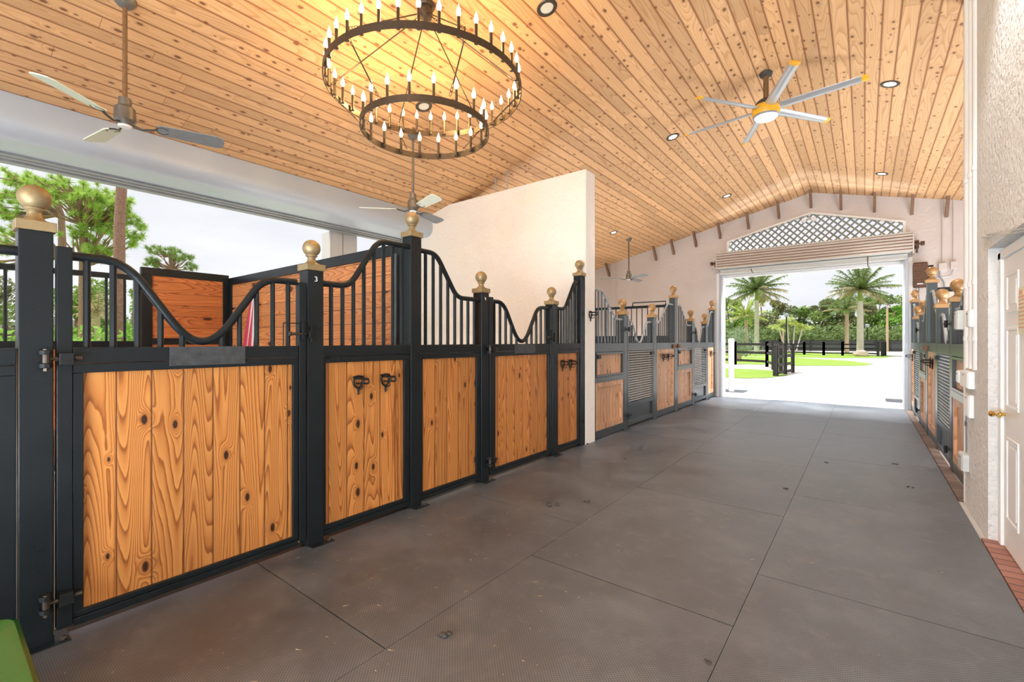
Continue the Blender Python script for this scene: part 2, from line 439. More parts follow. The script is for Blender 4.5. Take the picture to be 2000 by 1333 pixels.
# lattice in the gable: one framed screen
lat = thing('gable_lattice', 'diagonal grey wooden lattice screen filling the peaked opening above the roller door', 'lattice', (-.99, YF+.06, 3.56))
fr = MB()
for i in range(5):
    a, b = LAT[i], LAT[(i+1) % 5]
    fr.bar((a[0], YF-.02, a[1]), (b[0], YF-.02, b[1]), .05, .035)
fr.build('frame', M['white_paint'], lat)
def clip(p0, p1, poly):
    # clip a segment to the convex polygon
    t0, t1 = 0., 1.; d = (p1[0]-p0[0], p1[1]-p0[1]); n = len(poly)
    cx = sum(q[0] for q in poly)/n; cy = sum(q[1] for q in poly)/n
    for i in range(n):
        a, b = poly[i], poly[(i+1) % n]
        nx, ny = b[1]-a[1], -(b[0]-a[0])
        if nx*(cx-a[0])+ny*(cy-a[1]) < 0: nx, ny = -nx, -ny
        f0 = nx*(p0[0]-a[0])+ny*(p0[1]-a[1]); fd = nx*d[0]+ny*d[1]
        if abs(fd) < 1e-9:
            if f0 < 0: return None
            continue
        t = -f0/fd
        if fd > 0: t0 = max(t0, t)
        else: t1 = min(t1, t)
        if t0 >= t1: return None
    return ((p0[0]+d[0]*t0, p0[1]+d[1]*t0), (p0[0]+d[0]*t1, p0[1]+d[1]*t1))
sl = MB(); sl2 = MB()
k = -8.
while k < 8:
    for s, mb, yy in ((1, sl, YF+.05), (-1, sl2, YF+.065)):
        q = clip((k-3, 4-3*s), (k+3, 4+3*s), LAT)
        if q: mb.bar((q[0][0], yy, q[0][1]), (q[1][0], yy, q[1][1]), .012, .036)
    k += .155
M['lattice'] = simple('grey_lattice_wood', (.30,.32,.29), .7, 0, .15, 10)
sl.build('slats', M['lattice'], lat); sl2.build('slats', M['lattice'], lat)
fx = thing('flood_light', 'small twin head flood light fixed at the peak of the lattice', 'light', (-1.02, YF-.06, 4.27))
MB().box(-1.06, -.98, YF-.05, YF-.01, 4.24, 4.30).build('base', M['greybox'], fx)
for dx in (-.10, .10):
    MB().lathe([(.01,0),(.045,.01),(.055,.10),(.0,.10)], (-1.02+dx, YF-.17, 4.23), 12, 'y').build('lamp_head', M['white'], fx, smooth=True)

# roller door coil over the far doorway
rd = thing('roller_door', 'cream corrugated roller door rolled up above the far doorway', 'roller door', (-1.1, YF-.2, 3.12))
b = MB(); prof = []
y_f, y_b = YF-.34, YF-.01; zt_, zb_ = 3.62, 3.24
ns = 6
for i in range(ns):
    z1 = zt_-(zt_-zb_)*i/ns; z2 = zt_-(zt_-zb_)*(i+1)/ns
    prof += [(y_f+.012, z1), (y_f-.022, z1-.010), (y_f-.030, (z1+z2)/2), (y_f-.022, z2+.016), (y_f+.012, z2+.010)]
prof += [(y_b, zb_), (y_b, zt_)]
b.prism([(p, q) for p, q in prof], 'x', -2.97, .775)
b.build('curtain_coil', M['roller'], rd)
M['seam'] = simple('rusty_pink_seam', (.33,.20,.15), .7, 0, .3, 5)
for i in range(1, ns):
    zz = zt_-(zt_-zb_)*i/ns
    MB().box(-2.965, .77, y_f-.012, y_f+.02, zz-.004, zz+.012).build('coil_seam', M['seam'], rd)
MB().box(-2.98, -2.955, y_f-.03, y_b, 3.22, 3.65).box(.765, .79, y_f-.03, y_b, 3.22, 3.65).build('end_plates', M['roller'], rd, bevel=.004)
MB().box(-2.96, .765, y_f-.02, YF-.01, 3.62, 3.65).build('top_plate', M['roller'], rd)
MB().box(-2.91, .70, YF-.20, YF-.13, 3.155, 3.235).box(-2.91, .70, YF-.22, YF-.11, 3.12, 3.16).build('bottom_bar', M['greybox'], rd, bevel=.004)
MB().tube([(-2.2,YF-.22,3.2),(-2.18,YF-.22,3.13),(-2.14,YF-.22,3.09)], .009, 6).tube([(.05,YF-.22,3.25),(.05,YF-.22,3.04),(.08,YF-.22,3.0)], .009, 6).build('hooks', M['rust'], rd)
for x0, s in ((-2.98, -1), (.79, 1)):
    a = MB().tube([(x0, YF-.16, 3.42), (x0+s*.16, YF-.16, 3.42)], .02, 8)
    a.tube([(x0+s*.05, YF-.16, 3.42), (x0+s*.06, YF-.08, 3.25)], .018, 6).box(min(x0+s*.01,x0+s*.09), max(x0+s*.01,x0+s*.09), YF-.1, YF, 3.34, 3.50)
    a.lathe([(.0,-.03),(.045,-.03),(.045,.03),(0,.03)], (x0+s*.14, YF-.16, 3.42), 10, 'x')
    a.build('shaft_bracket', M['rust'], rd)

# chain hoist of the door
ho = thing('door_hoist', 'rusty brown chain hoist box on far wall beside the roller door', 'hoist', (.89, YF-.15, 2.5))
MB().box(.79, 1.0, YF-.24, YF-.08, 2.52, 3.03).build('housing', M['rust'], ho, bevel=.01)
fins = MB()
for i in range(14): fins.box(.78, 1.01, YF-.262, YF-.07, 2.56+i*.032, 2.572+i*.032)
fins.build('cooling_fins', M['stubwood'], ho)
MB().cyl((.9, YF-.08, 2.85), (.9, YF, 2.85), .05, 12).cyl((1.0,YF-.16,2.93),(1.09,YF-.16,2.93),.035,12).cyl((1.0,YF-.16,2.7),(1.07,YF-.16,2.7),.05,12).build('gear', M['iron'], ho, smooth=True)
MB().box(.84, .93, YF-.266, YF-.262, 2.58, 2.60).build('rating_plate', M['white'], ho)
MB().tube([(.83,YF-.2,2.52),(.83,YF-.2,1.9)], .004, 5).tube([(.87,YF-.2,2.52),(.87,YF-.2,1.75),(.95,YF-.1,1.72),(1.0,YF-.04,1.9),(1.02,YF-.02,2.0)], .005, 5).build('chain', M['steel'], ho)

# outlooker stubs on the gable wall
STX = [-6.06,-4.63,-4.14,-3.55,-2.95,-2.29,-1.63,-.985,-.42,.165,.775,1.30]
for i, x in enumerate(STX):
    zc = ceil_z(x)
    if x < -2.6 or True:
        t = MB(); th = .05; L = .33
        t.prism([(YF-.32, zc+.02), (YF-.24, zc+.02), (YF-.0, zc-L+.04), (YF-.0, zc-L-.03), (YF-.05, zc-L-.03)], 'x', x-th/2, x+th/2)
        o = t.build('rafter_brace', M['stubwood'])
        side = 'left slope' if x < -1.1 else ('peak' if x < -.9 else 'right slope')
        n = ['first','second','third','fourth','fifth','sixth','seventh'][i if x < -1.1 else (0 if x < -.9 else i-8)]
        lab = 'brown wooden brace at the very peak of the far gable wall' if side == 'peak' else ('%s brown wooden brace %s the eave up the left slope of the far gable' % (n, 'from') if x < -1 else '%s brown wooden brace right of the peak on the far gable wall' % n)
        tag(o, lab, 'brace', 'braces where the ceiling meets the far gable')

# chips in the plaster of the gable wall: dark marks
for pts in ([(-.10,4.42),(-.17,4.33),(-.18,4.27)], [(-.02,4.31),(.03,4.23)], [(.56,4.25),(.60,4.29)]):
    pass

# rolled shutter hood over the open left side
hd = thing('shutter_hood', 'long pale grey metal shutter hood under the low edge of the wooden ceiling', 'shutter', (-6.5, 0, 3.3))
HX = -6.17; hz = ceil_z(HX)
prof = [(HX, hz), (HX+.02, hz-.10), (HX+.035, hz-.20)]
for k in range(9):
    a = k/8*math.pi/2*1.02
    prof.append((HX-.13+.165*math.cos(a), hz-.25-.14*math.sin(a)))
prof += [(HX-.45, hz-.385), (HX-.62, hz-.375), (HX-.62, hz-.33), (HX-.62, hz-.14)]
for nm, a, b2, dd in (('hood_sheet', -6.5, 1.98, 0), ('hood_sheet', 1.98, YP0-.002, .006)):
    MB().prism([(x+dd, z) for x, z in prof], 'y', a, b2).build(nm, M['shutter'], hd, smooth=True)
MB().box(-6.86, -6.79, -6.5, YP0-.002, 3.30, 3.36).box(-6.94, -6.87, -6.5, YP0-.002, 3.29, 3.37).build('guide_rail', M['lip'], hd, bevel=.004)
MB().box(-7.055, -6.95, -6.5, YP0-.002, 3.27, 3.42).build('bottom_bar', M['lip'], hd, bevel=.006)
struct('wall_left_header', MB().box(-7.2, -7.06, -6.5, YP0-.002, 3.33, ceil_z(-7.2)+.02), M['lip'])
# pier outside under the header
pr = MB().box(-7.42, -7.15, 4.20, 4.72, -.03, 3.30)
struct('pillar', pr, M['concrete'], bevel=.01)
struct('trim_3', MB().box(-7.155, -7.145, 4.43, 4.445, 0, 3.29), M['lip'])

# ---------------------------------------------------------------- rubber mats
mx = [(-3.09, -1.760), (-1.757, -.522), (-.519, .66)]
rows_side = [-2.29, -.49, 1.31, 3.13, 4.95, 6.75, 8.55, 10.35, 12.58]
rows_mid = [-2.91, -1.11, .69, 2.48, 4.28, 6.08, 7.88, 9.68, 11.3, 12.66]
cn = ['along the left stalls', 'in the middle row', 'along the right wall']
orde = ['first','second','third','fourth','fifth','sixth','seventh','eighth','ninth','tenth']
for ci, (xa, xb) in enumerate(mx):
    rows = rows_mid if ci == 1 else rows_side
    n = len(rows)-1
    for i in range(n):
        o = MB().box(xa, xb, rows[i]+.003, rows[i+1]-.003, -.0118, 0).build('rubber_mat', M['mat'])
        tag(o, 'black dimpled rubber mat %s, %s counted from the doorway' % (cn[ci], orde[n-1-i]), 'mat', 'rubber mats covering the aisle floor')
for x, y, lab in ((-3.0, 14.25, 'small black rubber mat outside by the white bollard'), (.42, 14.3, 'small black rubber mat outside at the right jamb')):
    tag(MB().box(x-.33 if x < 0 else x-.02, x+.33 if x < 0 else x+.6, y-.33, y+.3, -.012, .006).build('outdoor_mat', M['mat']), lab, 'mat')
tag(MB().box(.665, .760, 5.69, 12.55, -.012, .004).build('brick_edging', M['oldbrick']), 'narrow strip of old bricks edging the right stalls', 'edging')
tag(MB().box(.665, .80, 3.0, 4.68, -.012, .006).build('brick_threshold', M['brick']), 'red brick threshold in front of the white door', 'threshold')

# ---------------------------------------------------------------- stall pieces
def finial(parent, x, y, z, s=1.0, mb='brass'):
    # square brass cap with a ball
    cap = MB().box(x-.068*s, x+.068*s, y-.068*s, y+.068*s, z, z+.045*s)
    c_ = cap.build('post_cap', M[mb], parent, bevel=.003); c_['label'] = 'brass square cap with collar'
    prof = [(.062*s, .045*s), (.058*s, .05*s), (.040*s, .058*s), (.028*s, .072*s), (.026*s, .092*s), (.034*s, .103*s), (.040*s, .106*s), (.040*s, .110*s), (.034*s, .113*s)]
    for k in range(1, 13):
        a = -math.pi/2+.62+(math.pi-.62)*k/12
        prof.append((max(.0005, .060*s*math.cos(a)), (.162+.060*math.sin(a))*s))
    b_ = MB().lathe(prof, (x, y, z), 28).build('ball_finial', M[mb], c_, smooth=True); b_['label'] = 'round brass ball finial'
def number(parent, strokes, x, y, z, h):
    m = MB()
    for st in strokes:
        m.tube([(x, y+p[0]*h, z+p[1]*h) for p in st], .0032, 6)
    o = m.build('number', M['chalk'], parent); return o
THREE = [[(-.25,.45),(0,.5),(.22,.42),(.22,.15),(0,.02),(.25,-.1),(.27,-.35),(0,-.5),(-.25,-.42)]]
FOUR = [[(-.2,.45),(-.22,-.02),(.25,-.05)], [(.12,.3),(.10,-.5)]]
def post(y0, y1, ztop, side, far, label, grp, cap=True, num=None):
    X = XL if side < 0 else XR; s = -side       # s points into the aisle: +1 for the left row
    w = y1-y0; d = .115
    x0, x1 = (X-d, X) if s > 0 else (X, X+d)
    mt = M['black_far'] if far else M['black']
    yc = (y0+y1)/2; xc = (x0+x1)/2
    t = thing('stall_post', label, 'post', (xc, yc, 0), grp)
    MB().box(x0, x1, y0, y1, 0, ztop).build('shaft', mt, t, bevel=.004)
    fx0, fx1 = (X-.02, X+.045) if s > 0 else (X-.02, X+.02)
    if s > 0 and not (5.4 < y0 < 5.6): MB().box(X-.10, X+.05, y0+.01, y1+.055, -.004, .005).build('foot_plate', mt, t, bevel=.002)
    if s > 0 and not far:
        MB().lathe([(0,0),(.014,0),(.014,.010),(.007,.016),(0,.016)], (X-.03+.05, y1+.032, .005), 8).build('foot_bolt', M['steel'], t)
    if cap: finial(t, xc, yc, ztop, 1.0 if not far else 1.15, 'brass' if not far else 'brass_far')
    if num: number(t, num, X+.002, yc, ztop-.06, .032)
    return t
def fillet(pts, r, n=6):
    out = [Vector(pts[0])]
    for i in range(1, len(pts)-1):
        p = Vector(pts[i]); a = (Vector(pts[i-1])-p); b = (Vector(pts[i+1])-p)
        rr = r[i] if isinstance(r, (list, tuple)) else r
        la, lb = min(rr, a.length*.48), min(rr, b.length*.48)
        pa = p+a.normalized()*la; pb = p+b.normalized()*lb
        for k in range(n+1):
            t = k/n; out.append(pa*(1-t)**2+p*2*t*(1-t)+pb*t*t)
    out.append(Vector(pts[-1])); return out
def zat(path, y):
    for a, b in zip(path, path[1:]):
        if a.x <= y <= b.x and b.x > a.x: return a.y+(b.y-a.y)*(y-a.x)/(b.x-a.x)
    return path[-1].y
ZM0, ZM1 = 1.272, 1.397
def top_and_bars(t, X, s, path, y0, y1, nb, mt, tr=.020, far=False):
    xc = X-s*.038
    pts = [(xc, p.x, p.y) for p in path]
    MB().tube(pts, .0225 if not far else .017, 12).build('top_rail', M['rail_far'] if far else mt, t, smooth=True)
    n = nb
    for i in range(n):
        y = y0+(y1-y0)*(i+.5)/n
        zt = zat(path, y)
        if zt-ZM1 < .045: continue
        MB().tube([(xc, y, ZM1-.004), (xc, y, zt-.004)], .0152 if not far else .012, 8).build('bar', mt, t, smooth=True)
def boards(t, X, s, y0, y1, z0, z1, mat, name='board_panel'):
    xa = X-s*.030; xb = X-s*.052
    return MB().box(min(xa,xb), max(xa,xb), y0, y1, z0, z1).build(name, mat, t)
def fbox(X, s, a, b, y0, y1, z0, z1, m=None):
    x0, x1 = X-s*a, X-s*b
    return (m or MB()).box(min(x0,x1), max(x0,x1), y0, y1, z0, z1)

def bridle_hook(x, y, z, s, label, grp='bridle hooks on the stall fronts'):
    # s: direction the hook sticks out (+1 toward +x)
    t = thing('bridle_hook', label, 'hook', (x, y, z), grp)
    m = MB()
    for yy in (-1, 1): m.tube([(x+s*.004, y+yy*.034, z+.034), (x+s*.004, y+yy*.041, z+.0), (x+s*.004, y+yy*.027, z-.03), (x+s*.004, y, z-.052)], [.007,.008,.008,.008], 6)
    m.tube([(x+s*.004, y-.042, z+.038), (x+s*.004, y, z+.046), (x+s*.004, y+.042, z+.038)], .009, 6)
    m.tube([(x+s*.004, y, z-.05), (x+s*.006, y, z-.095)], [.010,.007], 8)
    m.build('wall_bracket', M['iron'], t, smooth=True)
    h = MB()
    for yy in (-1, 1): h.tube(fillet([(x+s*.004, y+yy*.026, z+.028), (x+s*.100, y+yy*.024, z+.030), (x+s*.112, y+yy*.022, z-.008), (x+s*.012, y+yy*.020, z-.008)], .03, 4), .0072, 6)
    h.tube([(x+s*.098, y-.026, z+.028), (x+s*.098, y+.026, z+.028)], .007, 6)
    h.build('bridle_loop', M['iron'], t, smooth=True)
    MB().tube(fillet([(x+s*.004, y, z-.052), (x+s*.055, y, z-.05), (x+s*.065, y, z-.028)], .015, 4), .0045, 6).build('strap_hook', M['iron'], t, smooth=True)
    return t

def near_fixed(y0, y1, kind, label, first=True):
    X, s, mt = XL, 1, M['black']
    t = thing('stall_barrier', label, 'stall panel', (X-.03, (y0+y1)/2, 0), 'fixed wooden stall panels with curved rails')
    L = y1-y0
    if kind == 'up': P_ = [(y0-.005,1.845),(y0+.225,1.845),(y0+.485,2.235),(y1+.005,2.235)]
    else: P_ = [(y0-.005,2.225),(y0+.20,2.225),(y0+.47,1.845),(y1+.005,1.845)]
    path = fillet([(a, b) for a, b in P_], .085)
    top_and_bars(t, X, s, path, y0+.03, y1-.02, 8, mt)
    fbox(X, s, .004, .070, y0, y1, ZM0+.048, ZM1).build('mid_rail', mt, t, bevel=.003)
    f = fbox(X, s, .010, .062, y0, y1, ZM0, ZM0+.046)
    fbox(X, s, .008, .066, y0, y1, .035, .072, f); fbox(X, s, .014, .06, y0, y1, .074, .105, f)
    fbox(X, s, .012, .062, y0, y0+.022, .105, ZM0, f); fbox(X, s, .012, .062, y1-.060, y1, .105, ZM0, f)
    f.build('frame', mt, t, bevel=.003)
    boards(t, X, s, y0+.02, y1-.055, .10, ZM0+.005, M['wood_near'])
    return t
def near_gate(y0, y1, label, valley=None):
    X, s, mt = XL, 1, M['black']
    t = thing('stall_gate', label, 'gate', (X-.03, y0, 0), 'swinging stall gates with dipped top rails')
    L = y1-y0
    ys = y0+.058; ye = y1-.05
    c0 = (ys+ye)/2
    P_ = [(ys, 1.848), (ys+.205, 1.848), (c0-.075, 1.428), (c0+.075, 1.428), (ye-.215, 1.834), (ye, 1.834)]
    path = fillet(P_, [0, .13, .15, .15, .10, 0], 7)
    top_and_bars(t, X, s, path, ys+.005, ye-.005, 11, mt)
    fbox(X, s, .0, .055, y0, y0+.056, .045, 1.885).build('hinge_stile', mt, t, bevel=.003)
    fbox(X, s, .0, .055, y1-.045, y1, .06, 1.832).build('latch_stile', mt, t, bevel=.003)
    fbox(X, s, .003, .052, ys, ye, ZM0+.048, ZM1).build('mid_rail', mt, t, bevel=.003)
    o = fbox(X, s, -.001, .01, c0-.17, c0+.22, ZM0+.018, ZM1+.001).build('cover_plate', M['scuff'], t, bevel=.001); o['label'] = 'scuffed black cover plate'
    f = fbox(X, s, .006, .05, ys, ye, ZM0, ZM0+.046)
    fbox(X, s, .006, .052, ys, ye, .035, .072, f); fbox(X, s, .010, .050, ys, ye, .074, .102, f)
    fbox(X, s, .006, .05, ys, ys+.038, .102, ZM0, f); fbox(X, s, .006, .05, ye-.034, ye, .102, ZM0, f)
    f.build('frame', mt, t, bevel=.003)
    boards(t, X, s, ys+.035, ye-.03, .098, ZM0+.005, M['wood_near'])
    for z in (1.345, .20):
        hx = X+.035
        g_ = MB()
        for dz_ in (-.040, .022): 
            g_.prism([(X-.002, y0-.062), (X+.040, y0-.062), (X+.056, y0-.048), (X+.056, y0-.030), (X+.040, y0-.016), (X-.002, y0-.016)], 'z', z+dz_, z+dz_+.020)
        h = g_.build('hinge', M['iron'], t, bevel=.002)
        MB().cyl((hx, y0-.039, z-.018), (hx, y0-.039, z+.024), .014, 12).cyl((hx, y0-.039, z-.052), (hx, y0-.039, z+.046), .0065, 8).lathe([(0,.044),(.012,.044),(.012,.054),(0,.054)], (hx, y0-.039, z-.006), 6).lathe([(0,0),(.012,0),(.012,.012),(0,.012)], (hx, y0-.039, z-.055), 6).build('pin', M['steel'], h)
        MB().tube([(hx, y0-.030, z), (hx-.006, y0-.004, z), (hx-.010, y0+.085, z+.002)], .006, 8).cyl((hx-.010, y0+.062, z+.002), (hx-.010, y0+.086, z+.002), .011, 8).cyl((hx-.007, y0-.012, z), (hx-.007, y0+.001, z), .011, 6).build('eye_bolt', M['steel'], h)
        MB().box(X, X+.045, y0+.003, y0+.055, z-.030, z+.028).build('clamp_block', M['iron'], h, bevel=.003)
    # latch
    l = MB().tube([(X+.012, y1-.16, 1.55), (X+.012, y1-.02, 1.55)], .004, 6).tube([(X+.012, y1-.16, 1.55), (X+.012, y1-.16, 1.40)], .004, 6).box(X-.01, X+.03, y1-.035, y1-.022, 1.44, 1.56)
    lt = l.build('latch', M['iron'], t)
    MB().cyl((X+.012, y1-.12, 1.478), (X+.012, y1-.01, 1.478), .010, 10).cyl((X+.012, y1-.122, 1.478), (X+.012, y1-.105, 1.478), .015, 10).build('latch_bolt', M['steel'], lt)
    return t

def strike(y, label):
    t = MB().box(XL, XL+.022, y-.022, y+.008, 1.41, 1.52)
    return t

GP = 'square black stall posts with brass ball finials'
# near block, left row
post(-.655, -.54, 2.32, -1, False, 'tall black stall post at the near end, beside the camera', GP)
near_fixed(-.54, .255, 'down', 'fixed stall panel cut off by the left edge of the photo')
p0 = post(.26, .375, 1.945, -1, False, 'nearest black stall post, with the largest brass ball', GP)
near_gate(.385, 1.61, 'nearest wooden stall gate with deep dipped rail, left of post 3')
p1 = post(1.623, 1.74, 1.925, -1, False, 'short black stall post marked with a white 3', GP, num=THREE)
near_fixed(1.743, 2.528, 'up', 'wooden stall panel with two bridle hooks, rising right of post 3')
p2 = post(2.531, 2.645, 2.325, -1, False, 'tall black stall post between stalls 3 and 4', GP)
near_fixed(2.648, 3.428, 'down', 'wooden stall panel with falling rail, left of post 4')
p3 = post(3.431, 3.545, 1.92, -1, False, 'short black stall post marked with a white 4', GP, num=FOUR)
near_gate(3.560, 4.745, 'wooden stall gate with dipped rail, right of post 4')
p4 = post(4.755, 4.87, 1.885, -1, False, 'short black stall post right of the second gate', GP)
near_fixed(4.873, 5.455, 'up', 'narrow wooden stall panel with small bridle hooks, next to the partition wall')
p5 = post(5.455, 5.570, 2.32, -1, False, 'tall black stall post touching the white partition wall', GP)
for p_, y in ((p1, 1.623), (p4, 4.755)):
    MB().box(XL, XL+.024, y+.01, y+.03, 1.42, 1.53).box(XL, XL+.03, y-.004, y+.014, 1.45, 1.50).build('latch_keeper', M['iron'], p_, bevel=.003)
bridle_hook(XL-.030+.004, 2.035, 1.115, 1, 'black iron bridle hook on panel right of post 3, the left of the pair', 'pair of bridle hooks right of post 3')
bridle_hook(XL-.030+.004, 2.285, 1.115, 1, 'black iron bridle hook on panel right of post 3, the right of the pair', 'pair of bridle hooks right of post 3')
bridle_hook(XL-.030+.004, 5.02, 1.135, 1, 'small bridle hook beside the partition, the left of its pair', 'pair of bridle hooks beside the partition wall')
bridle_hook(XL-.030+.004, 5.22, 1.135, 1, 'small bridle hook beside the partition, the right of its pair', 'pair of bridle hooks beside the partition wall')
bridle_hook(XL+.008, 5.71, 1.80, 1, 'bridle hook on the stucco end of the partition wall', 'bridle hook on the partition end')

# ---------------------------------------------------------------- far blocks (both sides)
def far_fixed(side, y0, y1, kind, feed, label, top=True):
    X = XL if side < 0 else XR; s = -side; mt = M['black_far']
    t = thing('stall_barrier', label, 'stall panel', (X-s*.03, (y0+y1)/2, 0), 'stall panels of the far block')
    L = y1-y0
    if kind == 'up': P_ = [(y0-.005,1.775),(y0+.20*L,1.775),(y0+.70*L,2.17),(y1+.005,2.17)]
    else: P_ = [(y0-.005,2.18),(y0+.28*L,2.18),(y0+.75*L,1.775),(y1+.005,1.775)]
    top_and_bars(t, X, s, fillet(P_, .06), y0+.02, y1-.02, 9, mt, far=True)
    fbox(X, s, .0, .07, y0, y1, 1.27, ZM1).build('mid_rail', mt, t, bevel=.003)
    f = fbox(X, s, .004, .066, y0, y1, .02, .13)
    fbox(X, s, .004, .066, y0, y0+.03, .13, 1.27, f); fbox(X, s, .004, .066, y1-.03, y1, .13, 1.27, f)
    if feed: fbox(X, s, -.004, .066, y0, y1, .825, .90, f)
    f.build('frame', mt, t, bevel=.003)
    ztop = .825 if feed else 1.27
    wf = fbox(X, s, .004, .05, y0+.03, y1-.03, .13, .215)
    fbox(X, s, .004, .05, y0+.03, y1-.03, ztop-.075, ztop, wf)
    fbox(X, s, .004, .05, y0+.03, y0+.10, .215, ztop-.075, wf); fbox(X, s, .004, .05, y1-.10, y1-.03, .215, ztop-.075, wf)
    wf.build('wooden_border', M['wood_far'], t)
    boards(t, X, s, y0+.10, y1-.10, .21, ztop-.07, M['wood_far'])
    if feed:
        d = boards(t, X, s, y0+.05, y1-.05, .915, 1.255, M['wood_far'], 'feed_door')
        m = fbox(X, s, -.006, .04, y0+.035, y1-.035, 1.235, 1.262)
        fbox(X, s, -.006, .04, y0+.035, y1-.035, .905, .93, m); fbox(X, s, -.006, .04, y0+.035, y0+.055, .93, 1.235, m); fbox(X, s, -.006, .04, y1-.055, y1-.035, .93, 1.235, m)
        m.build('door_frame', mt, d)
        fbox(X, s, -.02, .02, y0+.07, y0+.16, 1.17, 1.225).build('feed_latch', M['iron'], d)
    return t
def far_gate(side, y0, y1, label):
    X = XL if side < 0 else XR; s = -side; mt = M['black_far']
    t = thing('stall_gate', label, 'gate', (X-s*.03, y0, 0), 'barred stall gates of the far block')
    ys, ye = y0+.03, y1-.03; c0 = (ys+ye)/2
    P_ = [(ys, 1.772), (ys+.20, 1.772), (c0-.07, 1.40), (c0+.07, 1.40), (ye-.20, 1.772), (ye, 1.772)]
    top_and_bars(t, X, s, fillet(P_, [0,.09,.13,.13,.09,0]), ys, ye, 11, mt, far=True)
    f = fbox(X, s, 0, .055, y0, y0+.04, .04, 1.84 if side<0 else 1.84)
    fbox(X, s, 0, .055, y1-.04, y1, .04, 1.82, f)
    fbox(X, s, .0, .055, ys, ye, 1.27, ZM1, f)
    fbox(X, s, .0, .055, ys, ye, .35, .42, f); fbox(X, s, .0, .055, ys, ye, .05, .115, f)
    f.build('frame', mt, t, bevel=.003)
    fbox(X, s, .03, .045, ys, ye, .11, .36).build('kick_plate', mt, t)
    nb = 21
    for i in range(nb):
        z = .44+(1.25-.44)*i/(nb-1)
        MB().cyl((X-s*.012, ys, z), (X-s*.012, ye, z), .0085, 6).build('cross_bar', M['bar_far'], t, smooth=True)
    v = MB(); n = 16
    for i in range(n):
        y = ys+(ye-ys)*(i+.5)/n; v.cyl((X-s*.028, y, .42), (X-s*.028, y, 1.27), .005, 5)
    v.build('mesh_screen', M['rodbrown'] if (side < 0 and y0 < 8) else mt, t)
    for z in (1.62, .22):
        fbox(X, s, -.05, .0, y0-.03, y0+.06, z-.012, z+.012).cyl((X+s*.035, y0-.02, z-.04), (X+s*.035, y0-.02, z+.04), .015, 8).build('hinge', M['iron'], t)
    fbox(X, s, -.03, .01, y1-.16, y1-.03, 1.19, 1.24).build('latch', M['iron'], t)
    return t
SD = {-1: 'left', 1: 'right'}
for sd in (-1, 1):
    S = SD[sd]; g_ = 'posts of the far stalls on the %s' % S
    row = 'far %s row' % S
    far_fixed(sd, 5.865 if sd < 0 else 5.685, 6.855, 'down', True, 'feed door stall panel nearest the camera in the %s' % row)
    post(6.86, 6.99, 1.855, sd, True, 'short ball-topped post, first in the %s, where its first gate hangs' % row, g_)
    far_gate(sd, 7.0, 8.14, 'nearer of the two barred gates in the %s' % row)
    post(8.15, 8.30, 1.865, sd, True, 'short ball-topped post right after the nearer gate, %s' % row, g_)
    far_fixed(sd, 8.305, 9.315, 'up', False, 'stall panel with bridle hooks before the tall middle post, %s' % row)
    post(9.32, 9.49, 2.31, sd, True, 'tallest ball-topped post in the middle of the %s' % row, g_)
    far_fixed(sd, 9.495, 10.49, 'down', True, 'feed door stall panel just past the tall middle post, %s' % row)
    post(10.50, 10.65, 1.875, sd, True, 'short ball-topped post before the farther gate, %s' % row, g_)
    far_gate(sd, 10.66, 11.63, 'farther of the two barred gates in the %s' % row)
    post(11.64, 11.79, 1.85, sd, True, 'short ball-topped post after the farther gate, %s' % row, g_)
    far_fixed(sd, 11.795, 12.33, 'up', False, 'last narrow stall panel beside the doorway, %s' % row)
    post(12.335, 12.46, 2.22, sd, True, 'last tall ball-topped post against the far wall, %s' % row, g_)
    X = XL-.004 if sd < 0 else XR+.004
    bridle_hook(X, 8.66, 1.13, -sd, 'bridle hook on the far %s panel before the tall post, nearer of two' % S, 'bridle hooks on the far %s row' % S)
    bridle_hook(X, 8.93, 1.13, -sd, 'bridle hook on the far %s panel before the tall post, farther of two' % S, 'bridle hooks on the far %s row' % S)
    bridle_hook(X, 12.03, 1.12, -sd, 'bridle hook on the last narrow panel by the doorway, %s side' % S, 'bridle hooks on the far %s row' % S)
    # slide latches beside the tall post
    for yy, nn in ((9.26, 'before'), (9.56, 'after')):
        x0, x1 = (XL, XL+.03) if sd < 0 else (XR-.03, XR)
        tag(MB().box(x0, x1, yy-.06, yy+.06, 1.285, 1.365).build('rail_latch', M['stubwood'], bevel=.004), 'small brown latch on the rail %s the tall middle post, %s' % (nn, row), 'latch')

# ---------------------------------------------------------------- stall dividers and rear panels
def solid_divider(name, label, x0, x1, y0, y1, ztop, along):
    t = thing(name, label, 'divider', ((x0+x1)/2, (y0+y1)/2, 0))
    f = MB(); b = .035
    if along == 'x':
        f.box(x0, x1, y0-b, y0+b, ztop-.10, ztop).box(x0, x0+.08, y0-b, y0+b, 0, ztop-.1).box(x1-.12, x1, y0-b, y0+b, 0, ztop-.1).box(x0, x1, y0-b, y0+b, .02, .12)
        f.build('frame', M['black'], t, bevel=.003)
        MB().box(x0+.08, x1-.12, y0-.018, y0+.018, .12, ztop-.1).build('board_panel', M['wood_back_x'], t)
    return t
# between stalls 3 and 4
dv = solid_divider('stall_divider', 'horizontal board divider with black frame running back from the tall post', XB+.04, XL-.12, 2.59, 2.59, 2.29, 'x')
MB().box(-3.30, -3.26, 2.53, 2.552, 1.4, 2.2).build('corner_strap', M['galv'], dv)
